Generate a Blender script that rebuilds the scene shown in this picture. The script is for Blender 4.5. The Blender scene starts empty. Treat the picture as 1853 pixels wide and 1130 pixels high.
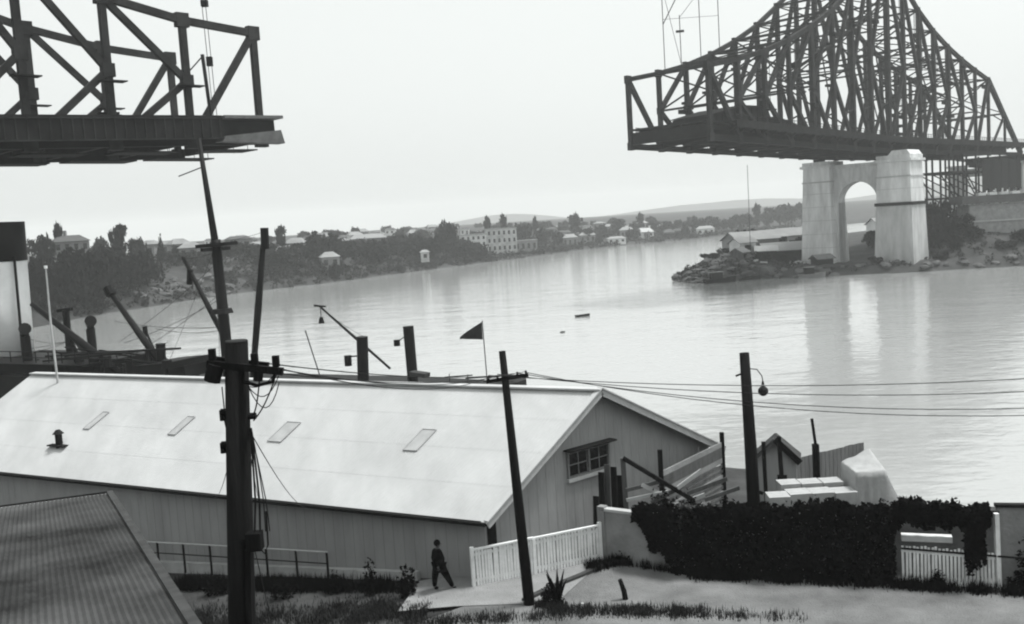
import bpy, bmesh, math, random
from mathutils import Vector, Matrix
random.seed(7)
R = math.radians
scene = bpy.context.scene
COL = scene.collection

# ------------------------------------------------------------------ camera
CAM_Z, PITCH, ROLL = 20.0, R(5.3), R(3.5)
F = Vector((0, math.cos(PITCH), -math.sin(PITCH)))
r0 = Vector((1, 0, 0)); u0 = r0.cross(F)
cr = r0 * math.cos(ROLL) - u0 * math.sin(ROLL)
cu = u0 * math.cos(ROLL) + r0 * math.sin(ROLL)
cam = bpy.data.cameras.new('camera')
cam.sensor_fit = 'HORIZONTAL'; cam.sensor_width = 36; cam.lens = 36 * 1764 / 1853
cam.clip_start = 0.5; cam.clip_end = 9000
co = bpy.data.objects.new('camera', cam); COL.objects.link(co)
m = Matrix((cr, cu, -F)).transposed().to_4x4(); m.translation = (0, 0, CAM_Z)
co.matrix_world = m
scene.camera = co

# ------------------------------------------------------------------ sky, sun, exposure
SUN = Vector((0.38, 0.08, 0.92)).normalized()
SUN_EL = math.asin(SUN.z); SUN_AZ = math.atan2(SUN.x, SUN.y)
w = bpy.data.worlds.new('World'); scene.world = w; w.use_nodes = True
nt = w.node_tree
bg = nt.nodes['Background']
sk = nt.nodes.new('ShaderNodeTexSky'); sk.sky_type = 'NISHITA'; sk.sun_disc = False
sk.sun_elevation = SUN_EL; sk.sun_rotation = SUN_AZ; sk.air_density = 1.6; sk.dust_density = 7.0; sk.ozone_density = 1.0
bw = nt.nodes.new('ShaderNodeRGBToBW')          # black-and-white film sees the sky's luminance only
tint = nt.nodes.new('ShaderNodeMix'); tint.data_type = 'RGBA'; tint.blend_type = 'MULTIPLY'
tint.inputs[0].default_value = 1; tint.inputs[7].default_value = (0.965, 1.0, 0.985, 1)
veil = nt.nodes.new('ShaderNodeMix'); veil.data_type = 'FLOAT'; veil.inputs[0].default_value = 0.85; veil.inputs[3].default_value = 2.05   # even bright overcast veil over the clear sky
nt.links.new(sk.outputs[0], bw.inputs[0]); nt.links.new(bw.outputs[0], veil.inputs[2]); nt.links.new(veil.outputs[0], tint.inputs[6])
nt.links.new(tint.outputs[2], bg.inputs[0]); bg.inputs[1].default_value = 0.15
sl = bpy.data.lights.new('sun', 'SUN'); sl.energy = 1.4; sl.angle = R(12); sl.color = (1.0, 0.995, 0.985)
so = bpy.data.objects.new('sun', sl); COL.objects.link(so)
so.rotation_euler = SUN.to_track_quat('Z', 'Y').to_euler()
vs = scene.view_settings; vs.view_transform = 'Standard'; vs.look = 'None'; vs.gamma = 1; vs.use_curve_mapping = False
vs.exposure = 1.5
scene.cycles.max_bounces = 6; scene.cycles.volume_bounces = 3; scene.cycles.use_denoising = True
scene.cycles.pixel_filter_type = 'BLACKMAN_HARRIS'; scene.cycles.filter_width = 2.1      # soft old lens

# ------------------------------------------------------------------ helpers
MATS = {}
def mat(name, g, rough=0.8, var=0.25, scale=1.0, bump=0.0, bscale=None, spec=0.06, stretch=(1, 1, 1), extra=None):
    """grey material (the place is seen on black-and-white film) with blotchy wear from world position"""
    if name in MATS: return MATS[name]
    mt = bpy.data.materials.new(name); mt.use_nodes = True; t = mt.node_tree; N = t.nodes; L = t.links
    b = N['Principled BSDF']; b.inputs['Roughness'].default_value = rough
    b.inputs['Specular IOR Level'].default_value = spec
    geo = N.new('ShaderNodeNewGeometry'); mp = N.new('ShaderNodeMapping'); mp.inputs[3].default_value = stretch
    L.new(geo.outputs['Position'], mp.inputs[0])
    n = N.new('ShaderNodeTexNoise'); n.inputs['Scale'].default_value = scale; n.inputs['Detail'].default_value = 8; n.inputs['Roughness'].default_value = 0.65
    L.new(mp.outputs[0], n.inputs['Vector'])
    rp = N.new('ShaderNodeValToRGB'); lo, hi = g * (1 - var), min(0.9, g * (1 + var))
    rp.color_ramp.elements[0].position = 0.3; rp.color_ramp.elements[1].position = 0.7
    rp.color_ramp.elements[0].color = (lo * .985, lo, lo * 1.0, 1); rp.color_ramp.elements[1].color = (hi * .985, hi, hi * 1.0, 1)
    L.new(n.outputs['Fac'], rp.inputs[0]); L.new(rp.outputs[0], b.inputs['Base Color'])
    if bump:
        n2 = N.new('ShaderNodeTexNoise'); n2.inputs['Scale'].default_value = bscale or scale * 6; n2.inputs['Detail'].default_value = 5
        L.new(mp.outputs[0], n2.inputs['Vector'])
        bp = N.new('ShaderNodeBump'); bp.inputs['Strength'].default_value = bump; bp.inputs['Distance'].default_value = 0.1
        L.new(n2.outputs['Fac'], bp.inputs['Height']); L.new(bp.outputs[0], b.inputs['Normal'])
    MATS[name] = mt
    return mt

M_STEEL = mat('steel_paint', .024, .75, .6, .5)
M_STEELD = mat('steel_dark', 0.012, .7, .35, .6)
M_DECK = mat('deck_dark', .016, .9, .4, .5)
M_TIP = mat('pale_steel', .1, .8, .3, .8)
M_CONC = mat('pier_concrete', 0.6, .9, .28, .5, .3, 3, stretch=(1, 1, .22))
M_CONCD = mat('pier_joint', 0.4, .9, .2, .4)
M_ROOF = mat('white_roof_iron', 0.43, .7, .13, .5, .04, 30, spec=.1, stretch=(1, .35, 1))
M_ROOFG = mat('skylight_pane', .36, .5, .15, 2)
M_WALL = mat('shed_wall', 0.3, .85, .14, 1.2, .25, 9, stretch=(1, 1, .25))
M_TRIM = mat('pale_trim', 0.42, .7, .15, 2)
M_DARK = mat('dark_opening', 0.01, .9, .3, 2)
M_GLASS = mat('window_pane', 0.015, .15, .3, 2, spec=.5)
M_WHITE = mat('white_paint', 0.8, .6, .14, 3, .1, 20)
M_WOOD = mat('weathered_timber', 0.1, .85, .35, 3, .3, 14, stretch=(1, 1, .2))
M_PLANK = mat('grey_plank', .17, .85, .3, .9, .3, 14, stretch=(1.6, 1.6, .25))
M_SASH = mat('window_sash_paint', .17, .8, .3, 4)
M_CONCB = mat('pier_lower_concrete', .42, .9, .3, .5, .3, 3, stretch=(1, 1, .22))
M_WOODD = mat('dark_timber', 0.015, .85, .4, 3, .3, 14, stretch=(1, 1, .2))
M_POLE = mat('pole_timber', 0.01, .85, .4, 5, .4, 30, stretch=(1, 1, .12))
M_IRON = mat('old_corrugated_iron', 0.045, .9, .85, .3, .1, 5)
M_OLDCAP = mat('old_barge_iron', .045, .8, .45, 2)
M_STREET = mat('street_gravel', .165, .95, .32, .55, .8, 16)
M_DRIVE = mat('driveway', .235, .95, .22, .7, .7, 16)
M_EARTH = mat('earth', 0.05, .95, .4, .6, .5, 8)
M_CWALL = mat('concrete_wall', 0.25, .9, .25, .9, .3, 8)
M_KERB = mat('kerb', 0.05, .9, .3, 3)
M_ROCK = mat('rock', .1, .95, .4, .5, .6, 3)
M_FARLAND = mat('far_bank_land', 0.05, .95, .45, .09, .5, .6)
M_FARSHORE = mat('far_shore_mud', 0.06, .95, .4, .2)
M_BANK = mat('point_land', 0.05, .95, .45, .2, .5, 1.2)
M_HILL = mat('hill_land', 0.06, .95, .3, .01)
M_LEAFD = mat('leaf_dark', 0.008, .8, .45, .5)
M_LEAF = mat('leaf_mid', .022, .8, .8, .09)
M_LEAFV = mat('leaf_vine', .005, 1.0, .4, 2, spec=0)
M_BARK = mat('bark', 0.03, .9, .3, 3)
M_GRASS = mat('grass_blade', 0.03, .85, .4, 1.2)
M_HULL = mat('ship_hull_black', 0.01, .5, .3, .5)
M_SHIPW = mat('ship_white', 0.72, .5, .1, .5)
M_SHIPG = mat('ship_grey', 0.05, .7, .3, .6)
M_HOUSE = mat('house_wall', 0.6, .8, .2, .3)
M_BLOCK = mat('block_wall', .4, .85, .4, .35)
M_HOUSEG = mat('house_wall_grey', 0.2, .8, .25, .3)
M_HROOF = mat('house_roof_pale', 0.24, .7, .15, .3)
M_HROOFD = mat('house_roof_dark', 0.08, .8, .25, .3)
M_CLOTH = mat('dark_suit_cloth', .003, 1, .3, 8, spec=0)
M_SKIN = mat('skin', 0.1, .6, .1, 8)
M_FLAG = mat('flag_cloth', 0.03, .9, .4, 2)
M_TARP = mat('tarpaulin', 0.34, .85, .12, 2, .2, 8)
M_CRATE = mat('crate_board', 0.36, .8, .14, 3, .15, 14)
M_WIRE = mat('wire', 0.015, .6, .1, 2)
M_ROPE = mat('rope', 0.03, .9, .2, 2)

def link(o): COL.objects.link(o); return o
def wl(o):
    return Vector(o['_w']) if '_w' in o else Vector((0, 0, 0))
def thing(name, label, cat, loc=(0, 0, 0), group=None):
    o = bpy.data.objects.new(name, None); link(o); o.location = loc; o['_w'] = list(loc)
    o.empty_display_size = .3; tag(o, label, cat, group); return o
def tag(o, label, cat, group=None, kind=None):
    o['label'] = label; o['category'] = cat
    if group: o['group'] = group
    if kind: o['kind'] = kind
    return o
def raw(name, verts, faces, mt, parent=None, smooth=False):
    """mesh from world-space vertices; its origin sits at its parent's base"""
    org = wl(parent) if parent else Vector((0, 0, 0))
    me = bpy.data.meshes.new(name); me.from_pydata([tuple(Vector(v) - org) for v in verts], [], faces); me.update()
    if isinstance(mt, (list, tuple)):
        for x in mt: me.materials.append(x)
    else: me.materials.append(mt)
    if smooth: me.polygons.foreach_set('use_smooth', [True] * len(me.polygons))
    o = link(bpy.data.objects.new(name, me))
    if parent: o.parent = parent; o['_w'] = list(org)
    return o
def struct(name, verts, faces, mt, smooth=False):
    o = raw(name, verts, faces, mt, None, smooth); o['kind'] = 'structure'; return o

class MB:
    def __init__(s): s.v = []; s.f = []
    def add(s, v, f):
        b = len(s.v); s.v += [Vector(x) for x in v]; s.f += [tuple(i + b for i in q) for q in f]; return s
    def box(s, c, size, ax=None):
        """box centred at c, size along axes ax (3 unit vectors)"""
        ax = ax or (Vector((1, 0, 0)), Vector((0, 1, 0)), Vector((0, 0, 1))); c = Vector(c)
        v = [c + ax[0] * (size[0] / 2 * i) + ax[1] * (size[1] / 2 * j) + ax[2] * (size[2] / 2 * k) for i in (-1, 1) for j in (-1, 1) for k in (-1, 1)]
        return s.add(v, [(0, 1, 3, 2), (4, 6, 7, 5), (0, 4, 5, 1), (2, 3, 7, 6), (0, 2, 6, 4), (1, 5, 7, 3)])
    def beam(s, p, q, w, h, up=(0, 0, 1)):
        p, q = Vector(p), Vector(q); d = q - p; L = d.length; a, b, c = frame(d, up)
        return s.box((p + q) / 2, (L, w, h), (a, b, c))
    def tube(s, pts, rad, n=8, cap=True):
        pts = [Vector(p) for p in pts]; rad = rad if isinstance(rad, (list, tuple)) else [rad] * len(pts)
        base = len(s.v)
        for i, p in enumerate(pts):
            d = (pts[min(i + 1, len(pts) - 1)] - pts[max(i - 1, 0)]); a, b, c = frame(d, (0, 0, 1))
            for k in range(n):
                t = 2 * math.pi * k / n; s.v.append(p + (b * math.cos(t) + c * math.sin(t)) * rad[i])
        for i in range(len(pts) - 1):
            for k in range(n):
                x = base + i * n + k; y = base + i * n + (k + 1) % n; s.f.append((x, y, y + n, x + n))
        if cap:
            s.f.append(tuple(base + k for k in reversed(range(n)))); s.f.append(tuple(base + (len(pts) - 1) * n + k for k in range(n)))
        return s
    def prism(s, poly, z0, z1):
        """vertical prism on ground polygon [(x,y)..]; z may be lists"""
        n = len(poly); zl = z0 if isinstance(z0, (list, tuple)) else [z0] * n; zh = z1 if isinstance(z1, (list, tuple)) else [z1] * n
        v = [(x, y, zl[i]) for i, (x, y) in enumerate(poly)] + [(x, y, zh[i]) for i, (x, y) in enumerate(poly)]
        return s.add(v, [tuple(reversed(range(n))), tuple(range(n, 2 * n))] + [(i, (i + 1) % n, n + (i + 1) % n, n + i) for i in range(n)])
    def build(s, name, mt, parent=None, smooth=False): return raw(name, s.v, s.f, mt, parent, smooth)

def frame(d, up=(0, 0, 1)):
    a = Vector(d).normalized(); up = Vector(up)
    if abs(a.dot(up)) > .98: up = Vector((1, 0, 0)) if abs(a.x) < .9 else Vector((0, 1, 0))
    b = up.cross(a).normalized(); c = a.cross(b)
    return a, b, c
UNIT = {}
def ubox(mt):
    if mt.name not in UNIT:
        me = bpy.data.meshes.new('piece_' + mt.name)
        b = MB().box((0, 0, 0), (1, 1, 1)); me.from_pydata([tuple(v) for v in b.v], [], b.f); me.materials.append(mt); me.update()
        UNIT[mt.name] = me
    return UNIT[mt.name]
def beam(parent, name, p, q, w, h, mt, up=(0, 0, 1)):
    """one straight member as its own object (shared box mesh)"""
    p, q = Vector(p), Vector(q); d = q - p; a, b, c = frame(d, up)
    o = link(bpy.data.objects.new(name, ubox(mt)))
    mx = Matrix((a * d.length, b * w, c * h)).transposed().to_4x4(); mx.translation = (p + q) / 2 - (wl(parent) if parent else Vector((0, 0, 0)))
    o.matrix_basis = mx
    if parent: o.parent = parent
    return o
def cable(name, pts, rad, mt, label, cat, group=None):
    o = MB().tube(pts, rad, 5).build(name, mt); return tag(o, label, cat, group)
def sag(p, q, s, n=12):
    p, q = Vector(p), Vector(q); return [p.lerp(q, i / n) - Vector((0, 0, s * 4 * (i / n) * (1 - i / n))) for i in range(n + 1)]
def V(*a): return Vector(a)
def lerp(a, b, t): return a + (b - a) * t
def interp(x, xs, ys):
    if x <= xs[0]: return ys[0]
    for i in range(len(xs) - 1):
        if x <= xs[i + 1]: return lerp(ys[i], ys[i + 1], (x - xs[i]) / (xs[i + 1] - xs[i]))
    return ys[-1]

ZW = 2.6          # water level
# ------------------------------------------------------------------ river
def river_material():
    mt = bpy.data.materials.new('river_water'); mt.use_nodes = True; t = mt.node_tree; N = t.nodes; L = t.links; b = N['Principled BSDF']
    b.inputs['Base Color'].default_value = (.32, .327, .323, 1); b.inputs['Roughness'].default_value = .07; b.inputs['IOR'].default_value = 1.75
    geo = N.new('ShaderNodeNewGeometry')
    def noise(sc, st, det):
        mp = N.new('ShaderNodeMapping'); mp.inputs[2].default_value = (0, 0, R(18)); mp.inputs[3].default_value = st; L.new(geo.outputs['Position'], mp.inputs[0])
        n = N.new('ShaderNodeTexNoise'); n.inputs['Scale'].default_value = sc; n.inputs['Detail'].default_value = det; L.new(mp.outputs[0], n.inputs['Vector']); return n.outputs['Fac']
    a = noise(.9, (.55, 1, 1), 4); c = noise(.16, (.5, 1, 1), 3)
    mx = N.new('ShaderNodeMath'); mx.operation = 'MULTIPLY_ADD'; mx.inputs[1].default_value = 2.2; L.new(c, mx.inputs[0]); L.new(a, mx.inputs[2])
    bp = N.new('ShaderNodeBump'); bp.inputs['Strength'].default_value = .36; bp.inputs['Distance'].default_value = .18
    L.new(mx.outputs[0], bp.inputs['Height']); L.new(bp.outputs[0], b.inputs['Normal'])
    return mt
struct('river', [(-3400, -200, ZW), (3400, -200, ZW), (3400, 3400, ZW), (-3400, 3400, ZW)], [(0, 1, 2, 3)], river_material())

# ------------------------------------------------------------------ far bank (terrain)
SHORE = [(-150, 20), (-122, 120), (-111, 195), (-107, 230), (-106, 250), (-100.5, 263), (-90, 303), (-62, 339), (-5, 440), (56, 547), (127, 604), (207, 688), (330, 800), (620, 980), (1500, 1400), (3300, 2300)]
def seg_dist(p, a, b):
    d = b - a; t = max(0, min(1, (p - a).dot(d) / d.length_squared)); return (p - a - d * t).length
SH = [Vector(s) for s in SHORE]
def far_profile(x, d):
    """height of the land d metres behind the water's edge at easting x"""
    k = max(0, min(1, (x + 95) / 90.0)); k2 = max(0, min(1, (x - 0) / 120))
    cliff = interp(d, [0, 2, 7, 14, 30, 80, 400], [ZW - .3, ZW + .6, 6.5, 11, 13.5, 15, 17])
    low = interp(d, [0, 3, 12, 35, 70, 150, 400], [ZW - .3, ZW + .6, 4.2, 6.5, 8.5, 11, 14])
    flat = interp(d, [0, 3, 20, 50, 100, 180, 320, 600], [ZW - .3, ZW + .5, 4.0, 6.2, 9.5, 13.5, 17, 19])
    return lerp(lerp(cliff, low, k), flat, k2)
def far_z(x, y):
    p = Vector((x, y)); d = min(seg_dist(p, SH[i], SH[i + 1]) for i in range(len(SH) - 1)); return far_profile(x, d)
def build_far_bank():
    pts = []
    for i in range(len(SH) - 1):
        n = max(1, int((SH[i + 1] - SH[i]).length / 14)) if SH[i].y < 900 else 6
        for k in range(n): pts.append(SH[i].lerp(SH[i + 1], k / n))
    pts.append(SH[-1])
    off = [0, 2, 4, 7, 11, 16, 24, 35, 50, 80, 130, 220, 400, 900, 1900]
    v = []; f = []; rnd = random.Random(3)
    for i, p in enumerate(pts):
        t = (pts[min(i + 3, len(pts) - 1)] - pts[max(i - 3, 0)]).normalized(); nrm = Vector((-t.y, t.x))
        for j, o in enumerate(off):
            q = p + nrm * o; z = far_profile(p.x, o) + (rnd.uniform(-.5, .6) if 2 < o < 100 else 0)
            v.append((q.x, q.y, z))
    m_ = len(off)
    for i in range(len(pts) - 1):
        for j in range(m_ - 1): a = i * m_ + j; f.append((a, a + m_, a + m_ + 1, a + 1))
    struct('far_bank', v, f, M_FARLAND, True)
build_far_bank()
def hill(cx, cy, rx, ry, h, ang=0):
    n, k = 26, 8; v = []; f = []; ca, sa = math.cos(ang), math.sin(ang)
    for j in range(k + 1):
        rr = j / k
        for i in range(n):
            t = 2 * math.pi * i / n; x = rx * rr * math.cos(t); y = ry * rr * math.sin(t)
            z = 5 + h * (math.cos(rr * math.pi) * .5 + .5) * (1 + .12 * math.sin(3 * t + cx)) + (.04 * h * math.sin(x * .02 + y * .013) if j < k else 0)
            v.append((cx + ca * x - sa * y, cy + sa * x + ca * y, z))
    for j in range(k):
        for i in range(n): a = j * n + i; b = j * n + (i + 1) % n; f.append((a, b, b + n, a + n))
    struct('hill', v, f, M_HILL, True)
hill(-30, 3000, 420, 200, 34, .1); hill(700, 3000, 800, 250, 34, .1); hill(1600, 3000, 900, 250, 60, .1)

# ------------------------------------------------------------------ right-hand point (terrain)
POINT = [(41, 246), (43.6, 233), (49, 231), (57, 234), (68, 231), (83, 228.5), (97, 225), (117, 224), (145, 221), (220, 205), (420, 160), (1500, 60), (2600, 400), (1600, 1000), (700, 800), (330, 640), (160, 480), (100, 380), (62, 300), (46, 268)]
PT = [Vector(p) for p in POINT]
def inside(p, poly):
    c = False; n = len(poly)
    for i in range(n):
        a, b = poly[i], poly[(i + 1) % n]
        if (a.y > p.y) != (b.y > p.y) and p.x < (b.x - a.x) * (p.y - a.y) / (b.y - a.y) + a.x: c = not c
    return c
def point_z(x, y):
    p = Vector((x, y)); n = len(PT); d = min(seg_dist(p, PT[i], PT[(i + 1) % n]) for i in range(n))
    if not inside(p, PT): return ZW - .4 - min(1.2, d * .2)
    base = interp(d, [0, 1.5, 4, 10, 20, 60, 300], [ZW - .1, 3.3, 4.2, 4.9, 5.6, 7, 12])
    k = max(0, min(1, (x - 99) / 14.0)); front = interp(d, [0, 2, 6, 14, 22], [ZW, 3.6, 6.4, 9.6, 10.6])
    k *= max(0, min(1, (300 - y) / 50)); z = lerp(base, max(base, front), k)
    m_ = max(0, 1 - ((x - 57) / 13) ** 2 - ((y - 249) / 15) ** 2); z = max(z, z + 3.2 * m_)
    for px, py in ((93.3, 237.2), (80.3, 249.9)):           # level pad under the bridge pier
        q = max(0, min(1, 1.6 - (p - Vector((px, py))).length / 10)); z = lerp(z, 4.6, q)
    return z
def build_point():
    xs = [30 + i * 2.5 for i in range(49)] + [160, 180, 210, 260, 330, 420, 600, 900, 1500, 2600]
    ys = [50, 100, 150, 190, 205, 213] + [217 + i * 2.5 for i in range(36)] + [315, 330, 350, 380, 420, 480, 560, 640, 800, 1000]
    rnd = random.Random(5); v = []; f = []
    for x in xs:
        for y in ys:
            z = point_z(x, y); v.append((x, y, z + (rnd.uniform(-.35, .45) if z > 3.2 else 0)))
    m_ = len(ys)
    for i in range(len(xs) - 1):
        for j in range(m_ - 1): a = i * m_ + j; f.append((a, a + m_, a + m_ + 1, a + 1))
    struct('point_bank', v, f, M_BANK, True)
build_point()

# ------------------------------------------------------------------ near ground: wharf, street, slope under the camera
def ground_z(x, y):
    slope = interp(y, [-60, 0, 4, 10, 18, 25, 28], [18.8, 18.2, 16.8, 12.8, 8.9, 6.95, 6.8])
    left = min(1.9, max(0, -2.5 - x) * .105)
    z = slope - left * max(0, min(1, (y - 30) / 5))
    if y > 42: z = min(z, lerp(z, 6.3, min(1, (y - 42) / 4)))
    return z
def y_edge(x): return 48 + (16 - x) * .531 if x < 16 else 41 - (x - 16) * .25
def build_near():
    xs = [-130, -100, -80, -60] + [-48 + i * 1.5 for i in range(43)] + [16.0, 16.05] + [18 + i * 2 for i in range(12)] + [50, 70, 100, 160, 260]
    xs = sorted(set(xs)); rows = 60; v = []; f = []; rnd = random.Random(2)
    for x in xs:
        ye = y_edge(x)
        for j in range(rows):
            y = -50 + (ye + 50) * (j / (rows - 1)) ** .62
            v.append((x, y, ground_z(x, y) + rnd.uniform(-.03, .03)))
        v.append((x, ye + .02, 0.5))
    m_ = rows + 1
    for i in range(len(xs) - 1):
        for j in range(rows): a = i * m_ + j; f.append((a, a + m_, a + m_ + 1, a + 1))
    struct('ground', v, f, M_EARTH, False)
build_near()
def sheet(name, poly, mt, lift=.05, n=14):
    """thin paving sheet laid over the ground, quad poly a,b,c,d (x,y)"""
    a, b, c, d = [Vector(p) for p in poly]; v = []; f = []
    for i in range(n + 1):
        for j in range(n + 1):
            p = a.lerp(b, i / n).lerp(d.lerp(c, i / n), j / n); v.append((p.x, p.y, ground_z(p.x, p.y) + lift))
    for i in range(n):
        for j in range(n): q = i * (n + 1) + j; f.append((q, q + n + 1, q + n + 2, q + 1))
    struct(name, v, f, mt, True)
sheet('street', [(-4.2, 31.2), (60, 19), (60, 29.9), (2.9, 36.2)], M_STREET, .11, 30)
sheet('driveway', [(-4.6, 32.7), (.9, 32.3), (3.0, 36.3), (-4.1, 35.6)], M_DRIVE, .135)
mb = MB(); kp = [(-.2, 32.6), (.9, 33.75), (1.9, 34.6), (2.9, 35.6), (3.6, 35.9)]
for a, b in zip(kp, kp[1:]): mb.beam((*a, 6.96), (*b, 6.96), .2, .14)
kb = mb.build('kerb', M_KERB); kb['kind'] = 'structure'

# ------------------------------------------------------------------ cantilever bridge
TH = .775; BU = V(math.sin(TH), math.cos(TH), 0); BN = V(-BU.y, BU.x, 0); BT = V(-27.6, 113.75, 0); BW = 18.2
def bp(s, off, z): return BT + BU * s + BN * off + V(0, 0, z)
def bot_z(s): return 31.0 + .03 * s if s < 47 else (33.2 - .0244 * (s - 94.3) if s < 172.8 else 31.3)
def deck_z(s): return bot_z(s) + (2.3 if s < 47 else 3.1)
def truss(par, nodes, off, th=1.0):
    """K-truss in one vertical plane. nodes: (s, top z). up_dir=+1 when the tip is the first node"""
    B = [bp(s, off, bot_z(s)) for s, z in nodes]; Tp = [bp(s, off, z) for s, z in nodes]
    n = len(nodes)
    for i in range(n - 1):
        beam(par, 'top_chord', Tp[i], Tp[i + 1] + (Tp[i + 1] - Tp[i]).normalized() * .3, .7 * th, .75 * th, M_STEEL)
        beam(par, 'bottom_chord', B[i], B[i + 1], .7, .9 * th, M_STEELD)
    for i in range(n):
        big = th if (Tp[i].z - B[i].z) < 24 else th * 1.15
        beam(par, 'vertical_post', B[i], Tp[i], .6 * big, .72 * big, M_STEEL, up=BU)
        for P, sz in ((Tp[i], 1.5), (B[i], 1.5), ((Tp[i] + B[i]) / 2, 1.35)):
            if i == 0 and P is not Tp[i] and P is not B[i]: continue
            beam(par, 'gusset_plate', P - V(0, 0, sz / 2), P + V(0, 0, sz / 2), .78, sz * .95, M_STEEL, up=BU)
    beam(par, 'diagonal_brace', Tp[0], B[1], .62 * th, .7 * th, M_STEEL)
    for i in range(1, n - 1):
        mid = (Tp[i] + B[i]) / 2
        beam(par, 'diagonal_brace', mid, Tp[i + 1], .58 * th, .68 * th, M_STEEL)
        beam(par, 'diagonal_brace', mid, B[i + 1], .58 * th, .68 * th, M_STEEL)
        if Tp[i].z - B[i].z > 20:        # sub-members of the tall panels
            q = (mid + Tp[i + 1]) / 2; q2 = (mid + B[i + 1]) / 2; m2 = (Tp[i + 1] + B[i + 1]) / 2
            beam(par, 'sub_brace', q, (m2 + Tp[i + 1]) / 2, .3, .34, M_STEEL)
            beam(par, 'sub_brace', q2, (m2 + B[i + 1]) / 2, .3, .34, M_STEEL)
            beam(par, 'sub_brace', q, mid.lerp(Tp[i], .5), .28, .3, M_STEEL)
def cross_frames(par, nodes, lat=True, bare=0):
    prev = None
    for k, (s, z) in enumerate(nodes):
        b = bot_z(s); h = z - b
        if k < bare:
            beam(par, 'floor_beam', bp(s, .45, deck_z(s) - 1.5), bp(s, BW - .45, deck_z(s) - 1.5), .5, 2.0, M_STEELD); prev = (s, z); continue
        A0, A1 = bp(s, 0, z), bp(s, BW, z)
        beam(par, 'top_strut', A0, A1, .4, .5, M_STEEL)
        lv = [z]
        if h > 14: lv.append(b + max(7.5, h * .5))
        if h > 26: lv.insert(1, b + h * .75)
        for a_, b_ in zip(lv, lv[1:]):
            beam(par, 'sway_brace', bp(s, 0, a_), bp(s, BW, b_), .28, .3, M_STEEL); beam(par, 'sway_brace', bp(s, BW, a_), bp(s, 0, b_), .28, .3, M_STEEL)
            beam(par, 'sway_strut', bp(s, 0, b_), bp(s, BW, b_), .35, .4, M_STEEL)
        if h <= 14 and k > 0:
            for o1, o2 in ((0, 3.2), (BW, BW - 3.2)): beam(par, 'portal_knee', bp(s, o1, z - 2.6), bp(s, o2, z - .2), .25, .3, M_STEEL)
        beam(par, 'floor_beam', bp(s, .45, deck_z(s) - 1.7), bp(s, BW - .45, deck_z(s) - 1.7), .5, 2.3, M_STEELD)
        if prev and lat:
            ps, pz = prev
            beam(par, 'lateral_brace', bp(ps, 0, pz), bp(s, BW, z), .25, .25, M_STEEL); beam(par, 'lateral_brace', bp(ps, BW, pz), bp(s, 0, z), .25, .25, M_STEEL)
            beam(par, 'lateral_brace', bp(ps, 0, bot_z(ps)), bp(s, BW, bot_z(s)), .3, .3, M_STEELD); beam(par, 'lateral_brace', bp(ps, BW, bot_z(ps)), bp(s, 0, bot_z(s)), .3, .3, M_STEELD)
        prev = (s, z)
def deck(par, s0, s1, foot0, foot1, n=12):
    """road slab between the trusses, stringers, and outrigged footways with parapets"""
    ss = [lerp(s0, s1, i / n) for i in range(n + 1)]
    for a, b in zip(ss, ss[1:]):
        da, db = deck_z(a), deck_z(b)
        beam(par, 'deck_slab', bp(a, BW / 2, da), bp(b, BW / 2, db), BW - 1.2, .35, M_DECK)
        for o in (2.5, 6.3, BW - 6.3, BW - 2.5): beam(par, 'stringer', bp(a, o, da - .65), bp(b, o, db - .65), .3, .9, M_STEELD)
        for o, e in ((-1.4, -1), (BW + 1.4, 1)):
            fa, fb = max(a, foot0), min(b, foot1)
            if fb <= fa: continue
            za, zb = deck_z(fa), deck_z(fb)
            beam(par, 'footway', bp(fa, o, za - .05), bp(fb, o, zb - .05), 2.0, .25, M_DECK)
            beam(par, 'edge_girder', bp(fa, o + e * 1.05, za - (1.0 if a < 47 else .55)), bp(fb, o + e * 1.05, zb - (1.0 if a < 47 else .55)), .22, 2.5 if a < 47 else 1.5, M_DECK)
            for t in (.25, .75):
                q = lerp(fa, fb, t); beam(par, 'footway_bracket', bp(q, o - e * 1.1, deck_z(q) - 1.7), bp(q, o + e * 1.0, deck_z(q) - .5), .2, .45, M_STEELD)
            if a < 47: continue
            beam(par, 'parapet_rail', bp(fa, o + e * 1.1, za + 1.05), bp(fb, o + e * 1.1, zb + 1.05), .1, .12, M_STEELD)
            beam(par, 'parapet_rail', bp(fa, o + e * 1.1, za + .55), bp(fb, o + e * 1.1, zb + .55), .06, .08, M_STEELD)
            for i in range(5): q = lerp(fa, fb, i / 5); beam(par, 'parapet_post', bp(q, o + e * 1.1, deck_z(q)), bp(q, o + e * 1.1, deck_z(q) + 1.1), .08, .1, M_STEELD)

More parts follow.
